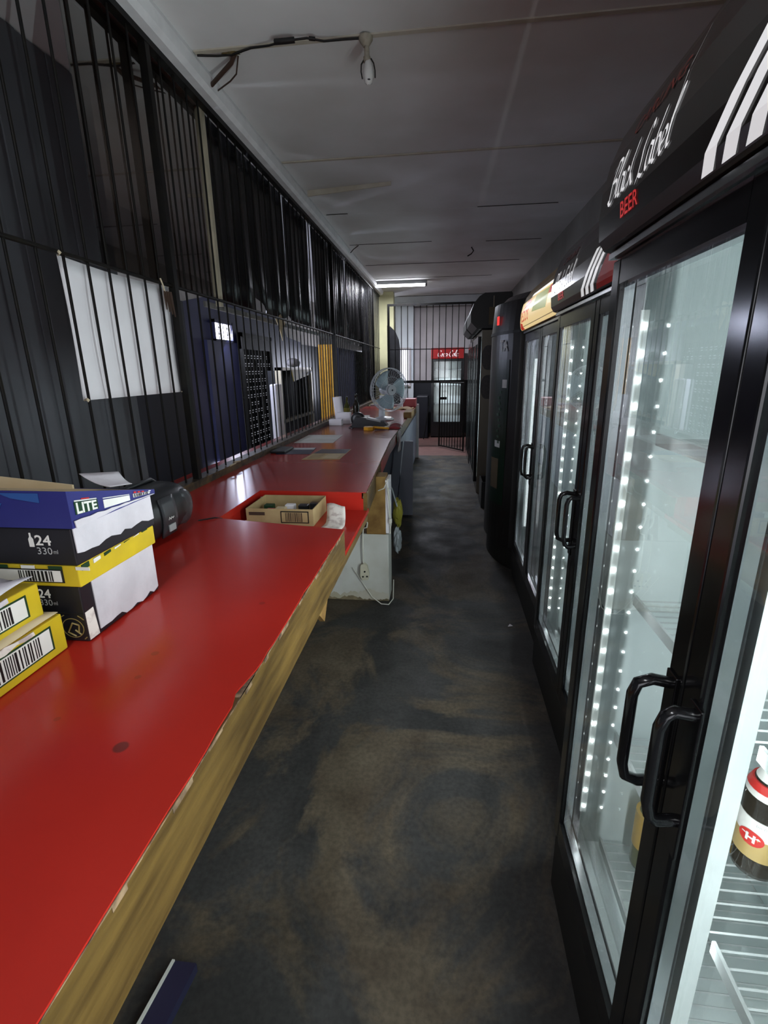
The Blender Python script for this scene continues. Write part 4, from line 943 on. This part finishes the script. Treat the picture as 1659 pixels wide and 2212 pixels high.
t3, h3, p3 = cooler('display_fridge', 'black double-door fridge with a lit cream-yellow canopy', .54, 2.47, 3.62, header='header_cream', light='tube', power=7, shelves=(1.4, 1.0, .6, .235))
_f3, _l3 = arc_fn(p3)
obj('lit_panel', MB().grid(lambda u, v: (_f3(z_to_s(p3, 1.784+.166*v), .0008)[0], 3.617-1.144*u, _f3(z_to_s(p3, 1.784+.166*v), .0008)[1]), 2, 12), 'header_lit', h3, 'glowing cream front of the canopy')
on_header(h3, p3, 3.60, fit2d(text2d("REDD'S", 1, .1, .02), 0, .30, 1.83, 1.90), 'header_red', 'red_lettering', "red lettering reading REDD'S")
on_header(h3, p3, 3.60, poly2d([(.06, 1.905), (.34, 1.92), (.36, 1.94), (.2, 1.945)]), 'header_red', 'red_swoosh')
on_header(h3, p3, 3.60, poly2d([(.42, 1.86), (.85, 1.84), (.9, 1.93), (.5, 1.94)]), 'header_green', 'green_panel')
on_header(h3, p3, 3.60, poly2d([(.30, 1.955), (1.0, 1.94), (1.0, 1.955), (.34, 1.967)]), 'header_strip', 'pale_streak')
on_header(h3, p3, 3.60, poly2d([(.0, 1.785), (.12, 1.785), (.08, 1.82), (.0, 1.83)]), 'header_red', 'red_corner')
on_header(h3, p3, 3.60, poly2d([(.86, 1.9), (1.08, 1.89), (1.08, 1.93), (.9, 1.935)]), 'header_red', 'red_patch')
# bottles inside the nearest fridge
b1 = bottle('bottle', 'large brown bottle with gold label and red H oval in the nearest fridge', .615, .80, .6145, .30, .040, 'bottle_brown', 'label_gold', lo=.14, hi=.42)
obj('white_band', MB().lathe([(.0412, .30*.30), (.0412, .30*.43)], (.615, .80, .6145), 28), 'print_white', b1)
def wrap(u, v, R=.0420): a = PI+.62-u/R; return (.615+R*c_(a), .80+R*s_(a), .6145+v)
n = 20; vs = [(0, .088)]+[(.022*c_(2*PI*k/n), .088+.016*s_(2*PI*k/n)) for k in range(n)]
obj('red_oval', glyphs((vs, [[0, k+1, (k+1) % n+1] for k in range(n)]), lambda u, v: wrap(u, v)), 'print_red', b1)
obj('letter', glyphs(fit2d(text2d('H', 1, .0, .04), -.008, .008, .080, .097), lambda u, v: wrap(u, v, .0427)), 'print_white', b1)
obj('lettering', glyphs(fit2d(text2d('750 ml', 1), -.03, -.005, .117, .124), lambda u, v: wrap(u, v, .0427)), 'print_grey', b1)
obj('neck_label', MB().lathe([(.0385, .172), (.029, .20), (.0165, .226)], (.615, .80, .6145), 24), 'print_white', b1)
obj('neck_badge', MB().lathe([(.0365, .186), (.031, .20)], (.613, .80, .6145), 24), 'print_red', b1)
b2 = bottle('bottle', 'bottle with orange and white label low in the nearest fridge behind the handle', .56, 1.08, .2495, .27, .035, 'bottle_green', 'label_orange', lo=.25, hi=.65)
b3 = bottle('bottle', 'dark bottle at the back of the nearest fridge beside the gold-label one', .78, .62, .6145, .30, .040, 'bottle_brown', 'label_gold', lo=.14, hi=.42)

# fridge 4: dark round-fronted cooler
f4 = thing('round_front_cooler', 'dark closed cooler with a bulging printed front past the yellow-canopy fridge', 'fridge', (.8, 4.2, 0))
def bulge(y): u = (y-3.70)/(4.66-3.70); return .52-.15*math.sin(max(0, min(1, u))*PI)**.8
def pris(za, zb, off=0., taper=0.):
    m = MB(); n = 16; P = [(bulge(3.70+.96*i/n)+off, 3.70+.96*i/n) for i in range(n+1)]+[(1.18, 4.66), (1.18, 3.70)]
    A = [(p[0], p[1], za) for p in P]; B = [(p[0]+taper, p[1], zb) for p in P]; k = len(P)
    m.add(A+B, [list(range(k))[::-1], [i+k for i in range(k)]]); m.add(A+B, [(i, (i+1) % k, k+(i+1) % k, k+i) for i in range(k)], False); return m
obj('base', pris(.001, .18, .03), 'fridge_black_matt', f4); obj('front_body', pris(.18, 1.78), 'fridge4_skin', f4); obj('seam', pris(1.78, 1.80, -.006), 'fridge_black_matt', f4)
hd = obj('canopy', pris(1.80, 2.0, 0., .015), 'fridge4_skin', f4); obj('canopy_top', pris(2.0, 2.05, .05, .05), 'fridge_black', f4)
def onf4(pts, z0, z1, m, nm, off=-.003):
    mb = MB(); n = 6
    for i in range(n):
        ya, yb2 = pts[0]+(pts[1]-pts[0])*i/n, pts[0]+(pts[1]-pts[0])*(i+1)/n
        mb.quad((bulge(ya)+off, ya, z0), (bulge(yb2)+off, yb2, z0), (bulge(yb2)+off, yb2, z1), (bulge(ya)+off, ya, z1))
    return obj(nm, mb, m, f4, solid=.002)
onf4((3.78, 4.0), .5, 1.6, 'fridge4_green', 'green_print'); onf4((3.95, 3.99), 1.85, 1.91, 'red_lamp', 'red_light', -.008)
obj('lettering', glyphs(fit2d(text2d('TA', 1, 0, .02), 0, .11, 1.66, 1.74), lambda u, v: (bulge(3.92-u)-.006, 3.92-u, v)), 'print_grey', f4)
onf4((3.80, 3.86), 1.40, 1.46, 'print_grey', 'pale_sticker'); onf4((3.86, 3.98), .62, .86, 'brown_card', 'picture_print', -.006); onf4((3.85, 3.93), .95, 1.0, 'print_grey', 'pale_sticker', -.006)
random.seed(8)
for i in range(10): onf4((3.86+.012*(i % 3), 3.89+.012*(i % 3)), .98+i*.042, 1.0+i*.042, 'carton_green', 'green_leaf_print', -.006)

# fridge 5 and 6: cream side, black canopy
def tall_fridge(label, y0, y1, x0=.385, sheet_side=True, power=16):
    t = thing('tall_display_fridge', label, 'fridge', (x0+.35, (y0+y1)/2, 0), group='tall fridges before the gate'); XB = x0+.75
    b = MB(); b.box(x0+.045, XB, y0, y0+.04, .001, 1.97); b.box(x0+.045, XB, y1-.04, y1, .001, 1.97); b.box(XB-.04, XB, y0+.04, y1-.04, .001, 1.97); b.box(x0+.045, XB-.04, y0+.04, y1-.04, .001, .2); b.box(x0+.045, XB-.04, y0+.04, y1-.04, 1.9, 1.97)
    obj('cabinet_body', b, 'cream_metal', t); obj('liner', MB().box(x0+.40, x0+.41, y0+.041, y1-.041, .2, 1.9).box(x0+.05, x0+.40, y1-.048, y1-.041, .2, 1.9).box(x0+.05, x0+.40, y0+.041, y0+.048, .2, 1.9), 'liner_white', t)
    for (a, c2_) in ((y0, (y0+y1)/2-.001), ((y0+y1)/2+.001, y1)):
        fr = MB(); fr.box(x0, x0+.04, a, a+.05, .15, 1.9); fr.box(x0, x0+.04, c2_-.05, c2_, .15, 1.9); fr.box(x0, x0+.04, a+.05, c2_-.05, .15, .24); fr.box(x0, x0+.04, a+.05, c2_-.05, 1.82, 1.9)
        d = obj('door', fr, 'fridge_black', t)
        obj('glass_pane', MB().quad((x0+.02, a+.05, .24), (x0+.02, c2_-.05, .24), (x0+.02, c2_-.05, 1.82), (x0+.02, a+.05, 1.82)), 'old_glass', d)
    obj('tube_lamp', MB().tube([(x0+.07, y1-.07, .4), (x0+.07, y1-.07, 1.75)], .013, 10), 'fridge_tube', t)
    area('tube_light', (x0+.1, (y0+y1)/2, 1.1), (1, 0, 0), .8, 1.3, power, (.9, .96, 1), parent=t)
    R = [(x0-.02, 1.99), (x0-.09, 2.06), (x0-.095, 2.17), (x0-.06, 2.27), (x0+.0, 2.34), (x0+.06, 2.375), (x0+.36, 2.38), (x0+.375, 2.36), (x0+.375, 1.99)]
    h = obj('canopy', MB().prism([(p[0], y0, p[1]) for p in R], (0, y1-y0, 0)), 'fridge_black_matt', t)
    return t, h
t5, h5 = tall_fridge('tall cream-sided fridge with black rounded canopy and two dark round stickers', 6.2, 7.3)
obj('cardboard_patch', MB().box(.50, .68, 6.196, 6.1995, 2.03, 2.22), 'brown_card', h5)
obj('string', MB().tube([(.55, 6.196, 2.22), (.548, 6.196, 2.34)], .003, 5), 'twine', h5)
for z in (1.66, 1.32):
    obj('round_sticker', MB().prism([(.56+.13*c_(a), 6.1995, z+.14*(1 if abs(s_(a)) > .8 else abs(s_(a))/.8)*(1 if s_(a) > 0 else -1)) for a in [2*PI*k/24 for k in range(24)]], (0, -.002, 0)), 'dark_sticker', t5)
t6, h6 = tall_fridge('tall fridge with a dull brown canopy hidden behind the cream-sided one', 7.42, 8.5, .38, power=8)
tag(obj('black_crate', tray(.44, .76, 5.5, 5.85, 0.001, .30, .012), 'plastic_black'), 'black plastic crate on the floor before the cream-sided fridge', 'crate')

# coke fridge at the far end
ck = thing('soft_drink_fridge', 'single-door soft drink fridge with red Coca-Cola header at the far end', 'fridge', (.06, 11.8, 0))
b = MB(); b.box(-.30, -.25, 11.5, 12.1, .02, 1.98); b.box(.37, .42, 11.5, 12.1, .02, 1.98); b.box(-.25, .37, 12.05, 12.1, .02, 1.98); b.box(-.25, .37, 11.5, 12.05, .02, .32); b.box(-.25, .37, 11.5, 12.05, 1.72, 1.98)
obj('cabinet_body', b, 'fridge_black_matt', ck)
obj('header', MB().bbox(-.305, .425, 11.44, 11.5, 1.745, 1.975, .006), 'coke_red', ck)
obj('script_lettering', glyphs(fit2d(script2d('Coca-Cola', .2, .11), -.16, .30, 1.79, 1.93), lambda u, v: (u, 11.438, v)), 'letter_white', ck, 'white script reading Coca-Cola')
fr = MB(); fr.box(-.30, -.235, 11.45, 11.5, .03, 1.735); fr.box(.365, .42, 11.45, 11.5, .03, 1.735); fr.box(-.235, .365, 11.45, 11.5, 1.69, 1.735); fr.box(-.235, .365, 11.45, 11.5, .03, .36)
d = obj('door', fr, 'fridge_black', ck)
obj('glass_pane', MB().quad((-.235, 11.475, .36), (.365, 11.475, .36), (.365, 11.475, 1.69), (-.235, 11.475, 1.69)), 'door_glass', d)
obj('liner', MB().box(-.245, .365, 11.7, 11.72, .33, 1.71), 'liner_white', ck)
for z in (.75, 1.15, 1.5): obj('shelf', MB().box(-.245, .365, 11.52, 11.69, z, z+.02), 'wire_white', ck)
area('fridge_light', (.06, 11.53, 1.1), (0, 1, 0), .4, 1.1, 1.6, (.95, .97, 1), parent=ck)
tag(obj('storage_trunk', MB().bbox(-.62, -.36, 11.3, 11.9, 0, .95, .02), 'dado_black'), 'black cabinet standing left of the far soft drink fridge', 'cabinet')
tag(obj('broom', MB().tube([(-.45, 11.1, .01), (-.30, 11.2, .95)], .012, 8), 'bar_black'), 'dark stick leaning beside the far soft drink fridge', 'stick')

# gate grille at far end
gg = thing('end_grille', 'black steel bar grille across the far end of the aisle', 'grille', (-.3, 10.05, 0))
GX0, GX1 = -1.10, .56
for i, x in enumerate([GX0+.005+.122*k for k in range(14)]):
    z0 = 1.30 if x > -.7 else .02
    obj('bar', MB().tube([(x, 10.05, z0), (x, 10.05, 2.72)], .008, 6), 'bar_black', gg)
obj('top_rail', MB().box(GX0-.02, GX1, 10.03, 10.07, 2.70, 2.74), 'bar_black', gg); obj('cross_rail', MB().box(GX0, GX1, 10.03, 10.07, 1.27, 1.32), 'bar_black', gg)
obj('mid_rail', MB().box(GX0, GX1, 10.04, 10.06, 1.90, 1.915), 'bar_black', gg)
obj('jamb', MB().box(.53, .57, 10.02, 10.08, 0, 2.72), 'bar_black', gg); obj('jamb', MB().box(-1.12, -1.08, 10.02, 10.08, 0, 2.72), 'bar_black', gg)
ga = thing('swing_gate', 'low black bar gate standing ajar below the far grille', 'gate', (.37, 9.36, 0))
A, B = Vector((.37, 9.36, 0)), Vector((-.09, 10.0, 0))
fr = MB()
for (p, q) in ((A, A), (B, B)): fr.tube([p+Vector((0, 0, .02)), p+Vector((0, 0, 1.30))], .017, 6)
for z in (.04, 1.28): fr.tube([A+Vector((0, 0, z)), B+Vector((0, 0, z))], .016, 6)
obj('gate_frame', fr, 'bar_black', ga)
for i in range(1, 9): p = A.lerp(B, i/9); obj('bar', MB().tube([p+Vector((0, 0, .04)), p+Vector((0, 0, 1.28))], .008, 6), 'bar_black', ga)
obj('bolt', MB().bbox(-.10, .05, 9.94, 9.97, .95, 1.0, .006), 'bar_black', ga)
tag(obj('black_banner', MB().prism([(-1.19, 10.6, .001), (-1.19, 10.6, 2.40), (-1.12, 10.6, 2.38), (-1.02, 10.6, 2.28), (-.95, 10.6, 2.12), (-.92, 10.6, 1.9), (-.93, 10.6, .001)], (0, .02, 0)), 'drape_black'), 'black curved feather banner standing behind the far grille', 'banner')

# ============================================================ CEILING FITTINGS
tl = thing('tube_light', 'twin fluorescent tube light on the ceiling at the far end', 'lamp', (-.9, 9.95, 3.1))
obj('batten', MB().bbox(-1.30, -.36, 9.93, 10.05, 3.07, 3.1295, .008), 'plastic_grey', tl)
for y in (9.95, 10.03): obj('tube', MB().tube([(-1.29, y, 3.05), (-.40, y, 3.05)], .015, 12), 'tube_glow', tl)
obj('end_cap', MB().box(-.385, -.36, 9.93, 10.05, 3.03, 3.07), 'plastic_dark', tl)
area('tube_light_glow', (-.85, 9.99, 3.02), (0, 0, -1), .85, .12, 85, (.85, .88, 1), parent=tl)
fill_tube = thing('tube_light', 'added unseen twin tube light for fill on the ceiling behind the camera', 'lamp', (-.6, -.3, 3.1))  # added out of view to light the counter top evenly
obj('batten', MB().bbox(-.66, -.54, -.9, .3, 3.07, 3.1295, .008), 'plastic_grey', fill_tube)
for x in (-.63, -.57): obj('tube', MB().tube([(x, -.88, 3.05), (x, .28, 3.05)], .015, 12), 'fridge_tube', fill_tube)
area('tube_light_glow', (-.6, -.3, 3.02), (0, 0, -1), .12, 1.1, 16, (.95, .97, 1), parent=fill_tube)
bl = thing('hanging_bulb', 'bare lamp bulb in a dirty holder hanging from the ceiling', 'bulb', (-.41, 2.94, 3.13))
obj('ceiling_rose', MB().lathe([(.035, 0), (.035, -.012), (.022, -.03), (.014, -.04)], (-.418, 2.94, CZ-.0075), 18), 'holder_dirty', bl)
obj('lamp_holder', MB().lathe([(.010, -.03), (.013, -.06), (.013, -.085), (.018, -.09), (.019, -.11)], (-.414, 2.94, CZ), 14), 'holder_dirty', bl)
obj('bulb', MB().lathe([(.015, -.105), (.021, -.12), (.026, -.15), (.026, -.175), (.019, -.197), (.006, -.205)], (-.408, 2.94, CZ), 18), 'bulb_glass', bl)
for s in (-1, 1): obj('dark_clip', MB().tube([(-.41+s*.017, 2.935, CZ-.10), (-.41+s*.031, 2.925, CZ-.125), (-.408+s*.035, 2.925, CZ-.155), (-.405+s*.032, 2.925, CZ-.185)], .0035, 6), 'cable_black', bl)
obj('burn_mark', MB().lathe([(.008, 0), (.005, -.004)], (-.404, 2.922, CZ-.19), 10), 'plastic_dark', bl)
wr = thing('ceiling_wire', 'frayed black wire with taped joint running along the ceiling to the bulb', 'wire', (-.8, 2.9, 3.12))
random.seed(2)
pts = [(-.43, 2.94, CZ-.012), (-.52, 2.92, CZ-.02), (-.62, 2.90, CZ-.03), (-.70, 2.88, CZ-.022), (-.80, 2.86, CZ-.035), (-.90, 2.90, CZ-.026), (-1.0, 2.92, CZ-.018), (-1.12, 2.97, CZ-.012), (-1.2, 2.96, CZ-.016), (-1.30, 2.95, CZ-.012)]
obj('wire', MB().tube(pts, .0055, 6), 'cable_black', wr)
obj('taped_joint', MB().tube([(-.76, 2.87, CZ-.03), (-.80, 2.86, CZ-.036), (-.86, 2.87, CZ-.03)], .013, 8), 'cable_black', wr); obj('taped_joint', MB().tube([(-.66, 2.885, CZ-.026), (-.69, 2.88, CZ-.024)], .009, 8), 'cable_black', wr)
obj('conduit', MB().tube([(-1.11, 2.98, CZ-.004), (-1.14, 3.0, CZ-.03), (-1.31, 3.12, CZ-.06)], .011, 8), 'cable_brown', wr)
obj('loose_wire', MB().tube([(-1.10, 3.0, CZ-.004), (-1.14, 3.06, CZ-.05), (-1.2, 3.12, CZ-.05), (-1.31, 3.20, CZ-.05)], .004, 6), 'cable_brown', wr)
obj('burnt_hole', blob((-1.12, 2.97, CZ-.004), (.05, .02, .008), 5), 'stain_brown', wr)
tag(obj('ceiling_hook', MB().tube([(-1.30, 7.25, CZ-.06), (-1.25, 7.2, CZ-.03), (-1.17, 7.12, CZ-.006)], .006, 6), 'cable_black'), 'stub of dark wire poking from the ceiling above the bars', 'wire')
tag(obj('ceiling_hook', MB().tube([(.33, 7.5, CZ-.002), (.36, 7.5, CZ-.05), (.33, 7.48, CZ-.09), (.28, 7.46, CZ-.12)], .008, 6), 'cable_black'), 'curled dark wire dangling from the ceiling above the fridges', 'wire')
tag(obj('paper_scrap', MB().prism([(.42, 2.78, .0005), (.45, 2.79, .0005), (.435, 2.81, .0005)], (0, 0, .004)), 'paper_white'), 'tiny scrap of white paper on the floor by the fridges', 'scrap')
